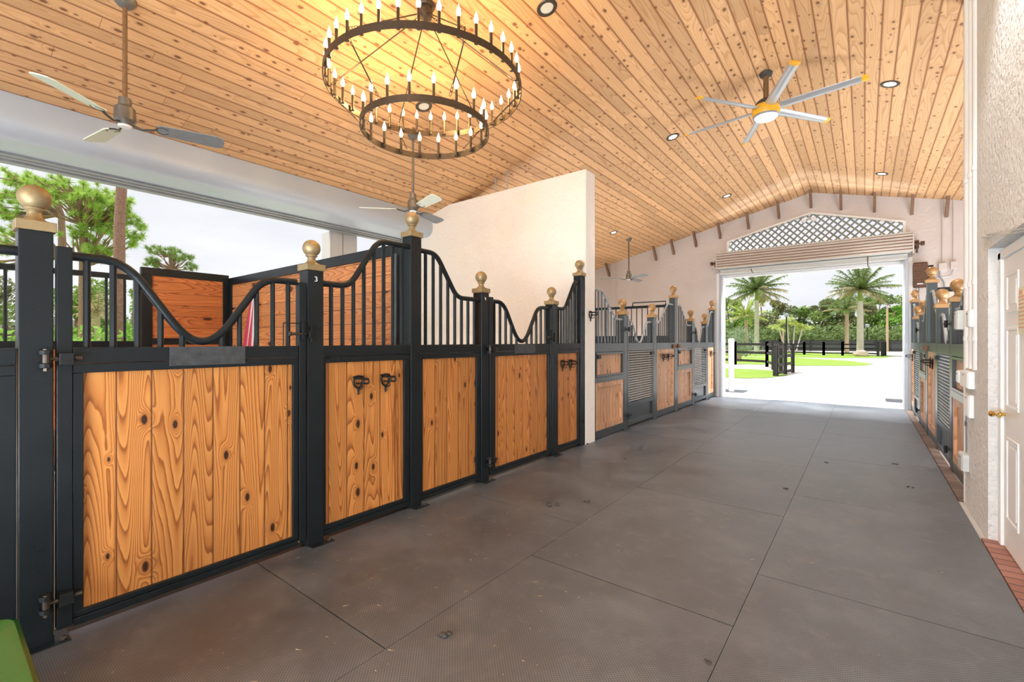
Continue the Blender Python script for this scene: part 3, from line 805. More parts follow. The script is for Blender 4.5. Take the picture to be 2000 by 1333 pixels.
# rear panel: boards beside bars
t = thing('rear_barrier', 'rear stall panel of stained level boards in the back corner', 'stall panel', (XB, 2.1, 0))
f = MB().box(XB-.035, XB+.035, 1.60, 2.56, 2.235, 2.33).box(XB-.035, XB+.035, 1.60, 1.71, 0, 2.235).box(XB-.035, XB+.035, 2.49, 2.56, 0, 2.235).box(XB-.035, XB+.035, 1.71, 2.49, 1.385, 1.465).box(XB-.035, XB+.035, 1.71, 2.49, .02, .12)
f.build('frame', M['black'], t, bevel=.003)
MB().box(XB-.015, XB+.015, 1.71, 2.49, 1.465, 2.235).box(XB-.015, XB+.015, 1.71, 2.49, .12, 1.385).build('board_panel', M['wood_back_y'], t)
def rear_bars(y0, y1, label, nb):
    t = thing('rear_grille', label, 'grille', (XB, (y0+y1)/2, 0))
    f = MB().box(XB-.03, XB+.03, y0, y1, 1.34, 1.43).box(XB-.03, XB+.03, y0, y0+.05, 0, 2.25).box(XB-.03, XB+.03, y1-.05, y1, 0, 2.25).box(XB-.03, XB+.03, y0, y1, 2.16, 2.22).box(XB-.03, XB+.03, y0, y1, .02, .1)
    f.build('frame', M['black'], t, bevel=.003)
    MB().box(XB-.014, XB+.014, y0+.05, y1-.05, .1, 1.34).build('board_panel', M['wood_back_y'], t)
    for i in range(nb):
        y = y0+.05+(y1-y0-.1)*(i+.5)/nb
        MB().tube([(XB, y, 1.43), (XB, y, 2.17)], .014, 6).build('bar', M['black'], t)
rear_bars(.66, 1.585, 'rear stall grille of upright black bars behind the nearest gate', 5)
rear_bars(-.55, .645, 'rear stall grille of upright black bars seen left of the nearest post', 6)
# flag hanging on the divider
fl = MB(); n, m_ = 14, 20
for j in range(m_+1):
    zt_ = 2.02-.78*j/m_
    for i in range(n+1):
        wdt = .10+.26*(j/m_)**.6
        x = -6.06-wdt*.5+wdt*i/n-.18*(j/m_)
        fl.v.append((x, 2.535-.010*math.sin(i*.9+j*.12), zt_))
for j in range(m_):
    for i in range(n):
        a = j*(n+1)+i; fl.f.append((a, a+1, a+n+2, a+n+1))
flo = fl.build('flag', M['flagred'], smooth=True, fixn=False); flo.data.materials.append(M['chalk'])
for q, p_ in enumerate(flo.data.polygons): p_.material_index = 0 if ((q % n)//3) % 2 == 0 else 1
tag(flo, 'red and white striped cloth hanging on the board divider', 'flag')
# far left divider grille at the tall post
def far_div(sd, x0, x1, label):
    t = thing('divider_grille', label, 'grille', ((x0+x1)/2, 9.41, 0))
    f = MB().box(x0, x1, 9.385, 9.435, 2.13, 2.185).box(x0, x1, 9.385, 9.435, 1.47, 1.54).box(x0, x0+.05, 9.385, 9.435, 0, 2.13).box(x1-.05, x1, 9.385, 9.435, 0, 2.13)
    f.build('frame', M['black'], t, bevel=.003)
    MB().box(x0+.05, x1-.05, 9.395, 9.425, .05, 1.47).build('board_panel', M['black'], t)
    n = 30
    for i in range(n):
        x = x0+.05+(x1-x0-.1)*(i+.5)/n
        MB().tube([(x, 9.41, 1.54), (x, 9.41, 2.13)], .010, 6).build('bar', M['black'], t)
    return t
t = far_div(-1, -6.88, -3.18, 'black barred divider with raised hoop behind the far left stalls')
MB().tube([(-3.98,9.41,2.18),(-3.98,9.41,2.255),(-3.26,9.41,2.255),(-3.26,9.41,2.18)], .014, 6).build('hoop', M['black'], t)
t = thing('divider_grille', 'black barred divider behind the far right stalls', 'grille', (2.5, 9.41, 0))
MB().box(.87, 4.15, 9.385, 9.435, 2.17, 2.24).box(.87, 4.15, 9.385, 9.435, 1.40, 1.46).box(1.12, 1.17, 9.385, 9.435, 0, 2.17).box(4.1, 4.15, 9.385, 9.435, 0, 2.17).build('frame', M['black'], t, bevel=.003)
MB().box(1.0, 4.1, 9.395, 9.425, .05, 1.40).build('board_panel', M['black'], t)
for i in range(9):
    x = 1.3+i*.3
    MB().tube([(x, 9.41, 1.46), (x, 9.41, 2.17)], .010, 6).build('bar', M['black'], t)

# ---------------------------------------------------------------- chandelier
CX, CY = -3.077, 2.722
ch = thing('chandelier', 'two tier dark bronze ring chandelier with lit candle bulbs', 'chandelier', (CX, CY, 3.2))
def ring(r, z, n_c, phase, name, dead=()):
    m = MB(); N = 96
    for k in range(N):
        pass
    ro, ri, h = r, r-.008, .055
    vs = []; fs = []
    for k in range(N):
        a = 2*math.pi*k/N; c_, s_ = math.cos(a), math.sin(a)
        for (rr, zz) in ((ro, z), (ro, z+h), (ri, z+h), (ri, z)): vs.append((CX+rr*c_, CY+rr*s_, zz))
    for k in range(N):
        a = k*4; b_ = ((k+1) % N)*4
        for q in range(4): fs.append((a+q, a+(q+1) % 4, b_+(q+1) % 4, b_+q))
    m.add(vs, fs)
    rg = m.build(name, M['bronze'], ch, smooth=True)
    for k in range(n_c):
        a = 2*math.pi*(k+phase)/n_c
        x, y = CX+(r-.026)*math.cos(a), CY+(r-.026)*math.sin(a)
        cd = MB().cyl((x, y, z+.015), (x, y, z+.160), .0115, 10).lathe([(0,0),(.016,0),(.016,.006),(0,.006)], (x, y, z+.012), 10).build('candle_tube', M['bronze'], ch, smooth=True)
        if k in dead: continue
        MB().lathe([(.004,0),(.009,.004),(.0175,.022),(.019,.034),(.0155,.052),(.008,.072),(.004,.086),(.0008,.098)], (x, y, z+.160), 10).build('candle_bulb', M['bulb'], cd, smooth=True)
Z1, Z2 = 3.625, 3.265
ring(.85, Z1, 36, .5+1.0, 'upper_ring'); ring(.56, Z2, 18, .25, 'lower_ring', dead=(11,))
def rod_with_links(p, q, name):
    p = Vector(p); q = Vector(q); d = (q-p); L = d.length; u = d/L
    m = MB().tube([p+u*.05, q-u*.10], .0058, 6)
    for s0 in (.02, L-.085, L-.055, L-.025, .045):
        c_ = p+u*s0; side = u.cross(Vector((0,0,1))).normalized() if abs(u.z) < .98 else Vector((1,0,0))
        if int(s0*1000) % 2: side = side.cross(u)
        m.tube([c_+u*.018*math.cos(a)+side*.009*math.sin(a) for a in [2*math.pi*k/8 for k in range(8)]], .0026, 5, closed=True)
    m.build(name, M['bronze'], ch, smooth=True)
hubz = 4.34
MB().lathe([(.0,-.075),(.02,-.07),(.05,-.05),(.062,-.01),(.06,.03),(.03,.06),(.012,.075),(.012,.12),(0,.12)], (CX, CY, hubz), 20).lathe([(0,0),(.075,0),(.085,.02),(.085,.03),(0,.03)], (CX, CY, ceil_z(CX)-.02), 20).build('hub', M['bronze'], ch, smooth=True)
for k in range(6):
    a = 2*math.pi*k/6+TH
    rod_with_links((CX+.05*math.cos(a), CY+.05*math.sin(a), hubz-.03), (CX+.845*math.cos(a), CY+.845*math.sin(a), Z1+.075), 'suspension_rod')
    MB().cyl((CX+.842*math.cos(a), CY+.842*math.sin(a), Z1+.05), (CX+.842*math.cos(a), CY+.842*math.sin(a), Z1+.09), .006, 6).build('rod_lug', M['bronze'], ch)
    a2 = a+.0
    rod_with_links((CX+.845*math.cos(a), CY+.845*math.sin(a), Z1+.01), (CX+.555*math.cos(a2), CY+.555*math.sin(a2), Z2+.07), 'suspension_rod')

# ---------------------------------------------------------------- small ceiling fans
def small_fan(x, y, zh, angs, Rb, label, bladem, rodm, droop=.0, pitch=14):
    t = thing('ceiling_fan', label, 'ceiling fan', (x, y, zh), 'three bladed ceiling fans on long rods')
    zc = ceil_z(x)
    MB().lathe([(.012,-.06),(.045,-.05),(.07,-.02),(.075,.01),(0,.01)], (x, y, zc-.0), 18).build('canopy', M['fan_metal'], t, smooth=True)
    MB().cyl((x, y, zh+.10), (x, y, zc-.04), .0155, 10).build('down_rod', rodm, t, smooth=True)
    MB().lathe([(0,.19),(.040,.19),(.042,.13),(.050,.125),(.066,.11),(.070,.02),(.055,.0),(.045,-.02),(0,-.02)], (x, y, zh), 24).build('motor', M['fan_metal'], t, smooth=True)
    MB().lathe([(0,-.035),(.036,-.035),(.044,-.025),(.044,-.018),(0,-.018)], (x, y, zh), 20).build('hub_cap', M['white'], t, smooth=True)
    for i, a in enumerate(angs):
        a = R(a); d = Vector((math.cos(a), math.sin(a), 0)); sd_ = Vector((-math.sin(a), math.cos(a), 0))
        rot = Matrix.Rotation(R(pitch), 3, d); sdv = rot@sd_; nrm = d.cross(sdv)
        c_ = Vector((x, y, zh))
        arm = MB()
        arm.tube([c_+d*.05+Vector((0,0,-.008)), c_+d*.10+Vector((0,0,-.028)), c_+d*.17+Vector((0,0,-.012)), c_+d*.20], .008, 6)
        for s_ in (-1, 1): arm.tube([c_+d*.19, c_+d*.20+sdv*.03*s_, c_+d*.235+sdv*.045*s_, c_+d*.27+sdv*.02*s_], .006, 6)
        arm.build('blade_arm', M['darkplastic'], t, smooth=True)
        pl = []
        r0, r1, w0, w1 = .20, Rb, .060, .078
        ot = [(r0, -w0*.6), (r0+.02, -w0), (r1-.05, -w1), (r1-.012, -w1*.8), (r1, -w1*.3), (r1, w1*.3), (r1-.012, w1*.8), (r1-.05, w1), (r0+.02, w0), (r0, w0*.6)]
        vs = [c_+d*r+sdv*w+nrm*.005+Vector((0,0,-droop*r)) for r, w in ot]+[c_+d*r+sdv*w-nrm*.003+Vector((0,0,-droop*r)) for r, w in ot]
        n = len(ot); fs = [tuple(range(n)), tuple(range(2*n-1, n-1, -1))]+[(k, (k+1) % n, n+(k+1) % n, n+k) for k in range(n)]
        MB().add(vs, fs).build('blade', bladem if i < 2 or bladem is M['fan_dark'] else M['fan_dark'], t)
    return t
small_fan(-4.53, .95, 3.12, [-53, -173, 73], .65, 'three bladed ceiling fan nearest the camera, left of the chandelier', M['fan_blade'], M['rodbrown'], pitch=-14)
small_fan(-4.56, 3.82, 3.11, [-135, -15, 105], .66, 'three bladed ceiling fan seen below the chandelier, behind a brass ball', M['fan_blade'], M['fan_metal'], pitch=-14)
small_fan(-4.74, 10.96, 3.02, [208, -32, 88], .72, 'dark three bladed ceiling fan beyond the partition, against the far wall', M['fan_dark'], M['fan_metal'], pitch=-12)

# big yellow and silver fan
bf = thing('ceiling_fan', 'large six bladed silver fan with yellow hub and blade tips', 'ceiling fan', (-1.0, 6.60, 4.35))
bx, by, bz = -1.0, 6.60, 4.36
MB().cyl((bx, by, bz+.10), (bx, by, RZ), .032, 12).build('down_rod', M['rodbrown'], bf, smooth=True)
MB().lathe([(.03,-.03),(.07,-.02),(.08,.03),(0,.03)], (bx, by, RZ-.03), 16).build('canopy', M['darkplastic'], bf, smooth=True)
MB().lathe([(.0,.16),(.05,.16),(.10,.145),(.135,.10),(.14,.075),(0,.075)], (bx, by, bz), 28).build('top_cover', M['darkplastic'], bf, smooth=True)
MB().lathe([(0,.075),(.150,.075),(.160,.06),(.162,.035),(.158,.03),(.162,.025),(.162,-.02),(.150,-.045),(0,-.045)], (bx, by, bz), 36).build('motor', M['yellow'], bf, smooth=True)
MB().lathe([(0,-.045),(.150,-.045),(.152,-.058),(.142,-.062),(0,-.062)], (bx, by, bz), 32).build('lens_ring', M['galv'], bf, smooth=True)
MB().lathe([(0,-.062),(.135,-.062),(.12,-.082),(.07,-.098),(.001,-.104)], (bx, by, bz), 32).build('lens', M['fanlamp'], bf, smooth=True)
for k in range(6):
    a = R(-66+60*k); d = Vector((math.cos(a), math.sin(a), 0)); sd_ = Vector((-math.sin(a), math.cos(a), 0))
    rot = Matrix.Rotation(R(-16), 3, d); sdv = rot@sd_; nrm = d.cross(sdv)
    c_ = Vector((bx, by, bz+.03))
    def blade(r0, r1, w0, w1):
        sec = []
        for r, w in ((r0, w0), (r1, w1)):
            for q in range(12):
                an = 2*math.pi*q/12
                sec.append(c_+d*r+sdv*w*math.cos(an)+nrm*(.011*math.sin(an)+.010*math.cos(an)**2))
        fs = [(q, (q+1) % 12, 12+(q+1) % 12, 12+q) for q in range(12)]+[tuple(range(11, -1, -1)), tuple(range(12, 24))]
        return MB().add(sec, fs)
    b_ = blade(.15, .985, .062, .052).build('blade', M['alu'], bf, smooth=True)
    blade(.98, 1.04, .056, .048).build('blade_tip', M['yellow'], b_, smooth=True)

# ---------------------------------------------------------------- recessed lights
DL = [(.242,3.6,1,'recessed light on the right slope above the white door'),(-2.36,3.58,0,'recessed ceiling light above the aisle near the top edge'),(-2.33,7.04,1,'recessed ceiling light left of the yellow fan'),(-2.35,10.6,1,'small recessed light above the far left stalls, near the ridge'),
      (-4.74,10.07,1,'recessed light above the far dark fan'),(.242,7.18,1,'recessed ceiling light right of the yellow fan'),(.25,10.93,1,'recessed eyeball light on the right slope near the far wall'),(-4.07,3.57,0,'recessed ceiling light seen through the lower chandelier ring')]
for (x, y, onn, lab) in DL:
    z = ceil_z(x); sl_ = SL if x < RX else -SR
    t = thing('recessed_light', lab, 'ceiling light', (x, y, z), 'round recessed lights in the wooden ceiling')
    def tz(v): return [(p[0], p[1], p[2]+sl_*(p[0]-x)) for p in v]
    m = MB().lathe([(.060,.002),(.064,-.010),(.092,-.010),(.096,-.002),(.060,.002)], (x, y, z), 24); m.v = tz(m.v); m.f = m.f[:-2]
    m.build('trim_ring', M['trimmetal'] if not onn else M['bronze'], t, smooth=True)
    m = MB().lathe([(.0,-.004),(.060,-.004),(.060,.0),(0,.0)], (x, y, z), 20); m.v = tz(m.v)
    m.build('lens', M['lamp'] if onn else M['greybox'], t, smooth=True)
# rods hanging down to the partition
for (x, y, lab) in ((-4.69, 5.62, 'short threaded rod hanging above the partition, the left one'), (-4.45, 5.62, 'threaded rod hanging above the partition, the right one')):
    t = thing('hanging_rod', lab, 'rod', (x, y, 3.82))
    MB().cyl((x, y, 3.80), (x, y, ceil_z(x)), .008, 6).build('rod', M['galv'], t); MB().box(x-.03, x+.03, y-.02, y+.02, ceil_z(x)-.012, ceil_z(x)+.004).build('plate', M['galv'], t)

# ---------------------------------------------------------------- right wall fittings
# white door
dr = thing('door_1', 'white six panel door in the right wall with brass lever', 'door', (.775, 4.1, 0), kind='structure')
DXf = .765
MB().box(DXf, DXf+.04, y0d+.05, 4.60, .012, 2.0).build('leaf', M['white_paint'], dr, bevel=.003)
pm = MB()
def dpanel(ya, yb_, za, zb):
    for (a, b2, c_, d_) in ((ya, yb_, za, za+.02), (ya, yb_, zb-.02, zb), (ya, ya+.02, za+.02, zb-.02), (yb_-.02, yb_, za+.02, zb-.02)):
        pm.box(DXf-.008, DXf+.002, a, b2, c_, d_)
    pm.box(DXf-.006, DXf+.002, ya+.05, yb_-.05, za+.05, zb-.05)
for (ya, yb_) in ((4.20, 4.50), (3.77, 4.07)):
    dpanel(ya, yb_, 1.62, 1.88); dpanel(ya, yb_, .98, 1.52); dpanel(ya, yb_, .22, .78)
pm.build('raised_panels', M['white_paint'], dr, bevel=.003)
fr = MB().box(.748, .81, 4.60, 4.675, 0, 2.05).box(.748, .81, y0d+.002, y0d+.05, 0, 2.05).box(.748, .81, y0d+.002, 4.675, 2.0, 2.06)
fr.build('door_frame', M['white_paint'], dr, bevel=.004)
kn = MB().lathe([(0,0),(.030,0),(.030,.008),(.012,.014),(.010,.035),(0,.035)], (DXf-.036, 4.545, .925), 16, 'x')
kn.tube([(DXf-.045, 4.545, .925), (DXf-.05, 4.50, .925), (DXf-.045, 4.44, .92)], [.011,.009,.008], 8).lathe([(0,0),(.016,.004),(.022,.016),(.018,.03),(0,.034)], (DXf-.085, 4.545, .925), 14, 'x')
kn.build('door_handle', M['gold'], dr, smooth=True)
nt = MB().box(DXf-.010, DXf-.007, 3.82, 4.17, 1.47, 1.76).build('paper_notice', M['paper'])
tag(nt, 'pale yellow printed notice taped to the white door', 'notice')
tx = MB()
for i in range(9):
    z = 1.705-i*.024
    L = .30 if i else .14
    tx.box(DXf-.0118, DXf-.0098, 4.155-L, 4.155, z-.004+(0 if i else -.006), z+.004+(0 if not i else 0))
tx.box(DXf-.0118, DXf-.0098, 4.06, 4.14, 1.715, 1.742)
tn = tx.build('printed_lines', M['redink'], nt)
tag(MB().bar((XW-.008, 4.82, 2.20), (XW-.05, 3.40, 1.985), .010, .008).bar((XW-.006, 4.70, 2.20), (XW-.06, 3.40, 2.00), .010, .006).build('metal_strip', M['greybox']), 'thin bent metal strip on the stucco above the white door', 'strip')
# corner pipes
struct('trim_4', MB().box(XW-.004, XW+.225, 5.63, 5.685, 0, ceil_z(XW)), M['white_paint'], bevel=.004)
def pipe(y, r, z0, z1, lab, mat='white_paint', x=None):
    x = XW+r*.35 if x is None else x
    t = thing('wall_pipe', lab, 'pipe', (x, y, z0))
    MB().cyl((x, y, z0), (x, y, z1), r, 14).build('tube', M[mat], t, smooth=True)
    for z in (z0+.25, (z0+z1)/2, 1.9):
        if z0 < z < z1: MB().lathe([(0,-.02),(r+.006,-.02),(r+.006,.02),(0,.02)], (x, y, z), 14).build('pipe_clip', M[mat], t, smooth=True)
pipe(5.50, .035, 1.20, ceil_z(XW)-.02, 'painted white pipe on the wall corner, the farthest of three')
pipe(5.33, .028, 1.20, ceil_z(XW)-.02, 'painted white pipe on the wall corner, the middle of three')
pipe(5.12, .034, 1.20, ceil_z(XW)-.02, 'painted white pipe on the wall corner, the nearest of three')
pipe(5.52, .016, .46, .98, 'bare grey conduit running down to the low outlet box', 'galv')
def wbox(y0, y1, z0, z1, d, lab, nm, mat='greybox', extra=None):
    t = thing(nm, lab, 'electrical box', (XW-d/2, (y0+y1)/2, z0))
    MB().box(XW-d, XW, y0, y1, z0, z1).build('housing', M[mat], t, bevel=.006)
    MB().box(XW-d-.006, XW-d, y0+.008, y1-.008, z0+.008, z1-.008).build('cover', M[mat], t, bevel=.003)
    MB().cyl((XW-d-.010, (y0+y1)/2, z1-.03), (XW-d-.004, (y0+y1)/2, z1-.03), .006, 8).build('screw', M['steel'], t)
wbox(5.56, 5.68, 1.53, 1.70, .06, 'grey disconnect box at the wall corner, highest of the boxes', 'disconnect_box')
wbox(5.10, 5.24, 1.54, 1.68, .04, 'thin white switch box beside the disconnect box', 'switch_box', 'white_paint')
wbox(5.16, 5.50, 1.04, 1.18, .042, 'white junction box at waist height below the pipes', 'junction_box', 'white_paint')
wbox(5.54, 5.66, 1.06, 1.17, .05, 'small white box left of the junction box', 'junction_box', 'white_paint')
wbox(5.20, 5.42, .80, .99, .03, 'flat white plate box under the junction box', 'conduit_box', 'white_paint')
wbox(5.40, 5.60, .32, .46, .045, 'weathered grey outlet box low on the wall corner', 'outlet_box', 'greybox')
# boxes on the far wall
for (x, z, w_, lab) in ((1.24, 2.93, .12, 'pale junction box on the far wall right of the hoist'), (1.40, 2.95, .09, 'smaller pale junction box, rightmost on the far wall')):
    t = thing('junction_box', lab, 'electrical box', (x, YF-.03, z))
    MB().box(x-w_/2, x+w_/2, YF-.06, YF, z-.08, z+.07).build('housing', M['stucco_far'], t, bevel=.005)
    MB().cyl((x, YF-.02, z+.07), (x, YF-.02, ceil_z(x)), .009, 6).build('conduit', M['stucco_far'], t)
t = MB().tube([(1.20,YF-.03,2.85),(1.19,YF-.03,2.75),(1.26,YF-.03,2.62),(1.27,YF-.03,2.4),(1.24,YF-.02,2.3)], .012, 6).tube([(1.40,YF-.02,2.87),(1.36,YF-.02,2.72),(1.15,YF-.02,2.70),(1.0,YF-.05,2.75)], .006, 6)
tag(t.build('flexible_conduit', M['galv'], smooth=True), 'grey flexible conduit looping down the far wall', 'conduit')
for (x, lab) in ((-6.0, 'upright beige pipe on far wall, left one'), (-5.82, 'upright beige pipe on far wall, right one')):
    tag(MB().cyl((x, YF-.02, 0), (x, YF-.02, ceil_z(x)), .02, 8).build('wall_pipe', M['stucco_far'], smooth=True), lab, 'pipe')
# door hooks at the jambs
for (x, s, lab) in ((JL+.05, 1, 'small black hook on the left jamb of the doorway'), (JR-.05, -1, 'small black hook on the right jamb of the doorway')):
    tag(MB().tube(fillet([(x, YF+.1, 1.78), (x+s*.12, YF+.1, 1.78), (x+s*.13, YF+.1, 1.84)], .02, 4), .008, 6).build('jamb_hook', M['iron'], smooth=True), lab, 'hook')

# ---------------------------------------------------------------- green wheelbarrow at the left corner
wb = thing('wheelbarrow', 'green metal wheelbarrow corner at the bottom left, scratched paint', 'wheelbarrow', (-2.3, -.15, 0))
zr = .378
# tray: rim rectangle and smaller floor
top = [(-2.60,-.62),(-1.90,-.62),(-1.93,.175),(-2.56,.175)]
bot = [(-2.45,-.50),(-2.10,-.50),(-2.12,-.02),(-2.43,-.02)]
def off(p, q, k): return (p[0]+(p[0]-q[0])*k, p[1]+(p[1]-q[1])*k)
cx_, cy_ = -2.27, -.25
vs = []; L4 = [top, bot]
m = MB()
def rr(poly, r, z, n=5):
    pts = []
    N_ = len(poly)
    for i in range(N_):
        p = Vector(poly[i]); a = Vector(poly[i-1])-p; b2 = Vector(poly[(i+1) % N_])-p
        pa, pb = p+a.normalized()*r, p+b2.normalized()*r
        for k in range(n+1):
            t_ = k/n; q = pa*(1-t_)**2+p*2*t_*(1-t_)+pb*t_*t_; pts.append((q.x, q.y, z))
    return pts
def scalep(poly, k): return [(cx_+(p[0]-cx_)*k, cy_+(p[1]-cy_)*k) for p in poly]
loops = [rr(scalep(top, 1.09), .08, zr-.022), rr(scalep(top, 1.10), .08, zr-.004), rr(scalep(top, 1.07), .08, zr+.002), rr(top, .08, zr-.012), rr(bot, .06, .19), rr(scalep(bot, .9), .05, .17)]
n = len(loops[0]); vs = [p for lp in loops for p in lp]; fs = []
for i in range(len(loops)-1):
    for k in range(n): fs.append((i*n+k, i*n+(k+1) % n, (i+1)*n+(k+1) % n, (i+1)*n+k))
fs.append(tuple((len(loops)-1)*n+k for k in range(n)))
m.add(vs, fs)
tr = m.build('tray', M['green_plastic'], wb, smooth=True)
sm = tr.modifiers.new('solid', 'SOLIDIFY'); sm.thickness = .003
MB().add([(-2.0,.125,zr-.05),(-1.985,.10,zr-.055),(-1.995,.02,zr-.06),(-2.01,.05,zr-.06)], [(0,1,2,3)]).build('bare_scratch', M['scrape'], tr)
MB().lathe([(0,-.03),(.10,-.03),(.15,-.035),(.17,-.02),(.17,.02),(.15,.035),(.10,.03),(0,.03)], (-2.27,-.80,.17), 24, 'x').build('wheel', M['darkplastic'], wb, smooth=True)
lg = MB()
for sx in (-1, 1):
    lg.tube([(-2.27+sx*.06,-.80,.17),(-2.27+sx*.13,-.45,.17),(-2.27+sx*.20,.05,.20)], .014, 8)
    lg.tube([(-2.27+sx*.18,-.10,.19),(-2.27+sx*.19,-.03,.012),(-2.27+sx*.19,-.20,.012),(-2.27+sx*.17,-.25,.18)], .012, 8)
lg.build('frame', M['iron'], wb, smooth=True)

# white strip beside the first gate
tag(MB().box(XL-.075, XL-.060, .37, .385, .0, 1.0).build('gap_strip', M['spring']), 'white twisted strip showing in the gap by the nearest gate hinge', 'strip')

# small debris on the mats: uncountable straw and shavings
db = MB(); rnd = random.Random(3)
for i in range(420):
    if i < 260: x, y = rnd.uniform(-3.0,-1.2), rnd.uniform(.35,4.5)
    else: x, y = rnd.uniform(-3.0,.6), rnd.uniform(.6,11)
    a = rnd.uniform(0, 3.14); L = rnd.choice([.002,.003,.004,.005,.008,.016]); w_ = rnd.uniform(.0008,.0022)
    d = Vector((math.cos(a), math.sin(a), 0))*L; s_ = Vector((-math.sin(a), math.cos(a), 0))*w_
    c_ = Vector((x, y, .0022))
    db.add([c_-d-s_, c_+d-s_*.4, c_+d*.9+s_, c_-d+s_+Vector((0,0,.002))], [(0,1,2,3)])
tag(db.build('straw_litter', simple('straw', (.50,.38,.22), .8, 0, .5, 200)), 'specks of straw and shavings scattered on the rubber mats', 'litter', kind='stuff')
clod = [(-1.62,1.55,.028),(-.55,2.13,.016),(-.72,1.73,.010),(-.93,1.42,.014),(-2.15,3.35,.04),(-1.95,3.6,.022),(-.6,5.1,.018),(-.35,6.5,.02),(.35,5.9,.02),(.28,6.9,.02),(-2.3,5.2,.014)]
for i, (x, y, r) in enumerate(clod):
    m = MB(); rg = random.Random(i)
    for q in range(4):
        cx2, cy2 = x+rg.uniform(-r, r), y+rg.uniform(-r, r)
        m.lathe([(0,0),(r*.5,.001),(r*.55,r*.2),(r*.3,r*.4),(0,r*.45)], (cx2, cy2, 0), 6)
    tag(m.build('dirt_clod', M['darkplastic']), ['flattened dark dirt clod beside the middle seam, nearest the camera','dark dirt crumb near the long right seam','tiny dirt crumb in the near right mat','small dirt crumb at the near right','large flattened dirt clod in front of the panel left of post 4','dark dirt smear beside the large clod near post 4','dirt crumb in the middle row of mats ahead','dirt crumb far ahead in the middle row','dirt crumb near the low outlet box','dirt crumb by the right stalls','dirt crumb in front of the partition wall'][i], 'dirt', 'dirt crumbs on the rubber mats')

# ---------------------------------------------------------------- outdoors, far side
GZ = -.03
def patch(poly, name, lab, z=GZ+.012):
    m = MB(); n = len(poly); rg = random.Random(len(lab))
    m.add([(x, y, z) for x, y in poly], [tuple(range(n))])
    return tag(m.build(name, M['grass']), lab, 'grass', kind='stuff')
patch([(-16,19.3),(-3.6,19.6),(-2.95,20.6),(-2.6,22.5),(-2.9,25.0),(-4.5,26.0),(-16,26)], 'lawn', 'strip of mown grass behind the white bollard')
patch([(-30,31.5),(-3.1,31.5),(-.2,33.6),(.45,36.5),(-.8,41),(-4.5,46),(-30,46)], 'lawn', 'tapering lawn between the two gravel lanes')
patch([(-60,48.5),(-1.4,47.5),(1.3,50.5),(2.2,56),(-.5,63),(-6,69),(-60,70)], 'lawn', 'far lawn under the long black fence')
tag(MB().lathe([(.075,0),(.078,.0),(.078,1.42),(.085,1.43),(.085,1.50),(.06,1.53),(.0,1.535)], (-2.995, 14.02, GZ), 20).build('bollard', M['white'], smooth=True), 'white plastic bollard outside the left door jamb', 'bollard')

def fence(pts, name, lab, rails, h, ps=.12, grp=None, mesh=False, step=None):
    t = thing(name, lab, 'fence', (pts[0][0], pts[0][1], GZ), grp)
    for a, b2 in zip(pts, pts[1:]):
        A = Vector((a[0], a[1], GZ)); B = Vector((b2[0], b2[1], GZ)); L = (B-A).length
        n = max(1, round(L/(step or 2.4)))
        for k in range(n+1):
            p = A.lerp(B, k/n); MB().box(p.x-ps/2, p.x+ps/2, p.y-ps/2, p.y+ps/2, GZ, h+.05).build('fence_post', M['blackwood'], t)
        for z in rails: MB().bar(A+Vector((0,0,z)), B+Vector((0,0,z)), .03, .13).build('rail', M['blackwood'], t)
    return t
fence([(-13.5,31.5),(-6.31,30.6),(-4.36,29.1),(-2.98,23.6)], 'paddock_fence', 'black three rail fence running left from the open gate', [.30,.78,1.27], 1.35, .14)
gt = thing('paddock_gate', 'black board gate standing open at the end of the near fence', 'gate', (-2.95, 21.5, GZ))
A, B = Vector((-2.93, 21.5, GZ)), Vector((-2.62, 24.5, GZ))
for k in (0, .08, .55, 1.0):
    p = A.lerp(B, k); MB().box(p.x-.07, p.x+.07, p.y-.05, p.y+.05, GZ, 1.27).build('upright', M['blackwood'], gt)
for z in (.12,.45,.8,1.2):
    MB().bar(A+Vector((0,0,z)), B+Vector((0,0,z)), .03, .12).build('board', M['blackwood'], gt)
fence([(-14,58.5),(-5.1,57.5),(-3.3,56),(-1.75,56),(-.45,56.5),(1.0,55.5)], 'paddock_fence', 'long black two rail fence across the far lawn', [.25,.72,1.12], 1.3, .22, step=2.6)
fence([(1.3,55.8),(1.6,58.4)], 'paddock_fence', 'short end return of the far black fence', [.25,.72,1.12], 1.3, .2, step=1.3)
ff = fence([(-40,76),(-10,78),(20,84)], 'mesh_fence', 'dark mesh fence along the foot of the distant trees', [.3,1.5], 1.7, .15, step=4)
M['meshdark'] = simple('dark_mesh_cloth', (.06,.065,.06), .8, 0, .4, 6)
MB().add([(-40,76.1,.0),(-10,78.1,.0),(-10,78.1,1.5),(-40,76.1,1.5)], [(0,1,2,3)]).add([(-10,78.1,0),(20,84.1,0),(20,84.1,1.5),(-10,78.1,1.5)], [(0,1,2,3)]).build('mesh_cloth', M['meshdark'], ff)
rk = MB().lathe([(0,0),(.5,0),(.62,.2),(.5,.45),(.2,.6),(0,.62)], (-.28, 54.0, GZ), 9)
rr_ = random.Random(5); rk.v = [(x+rr_.uniform(-.07,.07), y+rr_.uniform(-.07,.07), z+(rr_.uniform(-.05,.05) if z > 0 else 0)) for x, y, z in rk.v]
tag(rk.build('rock', M['rock']), 'pinkish boulder at the foot of the big palm', 'rock')

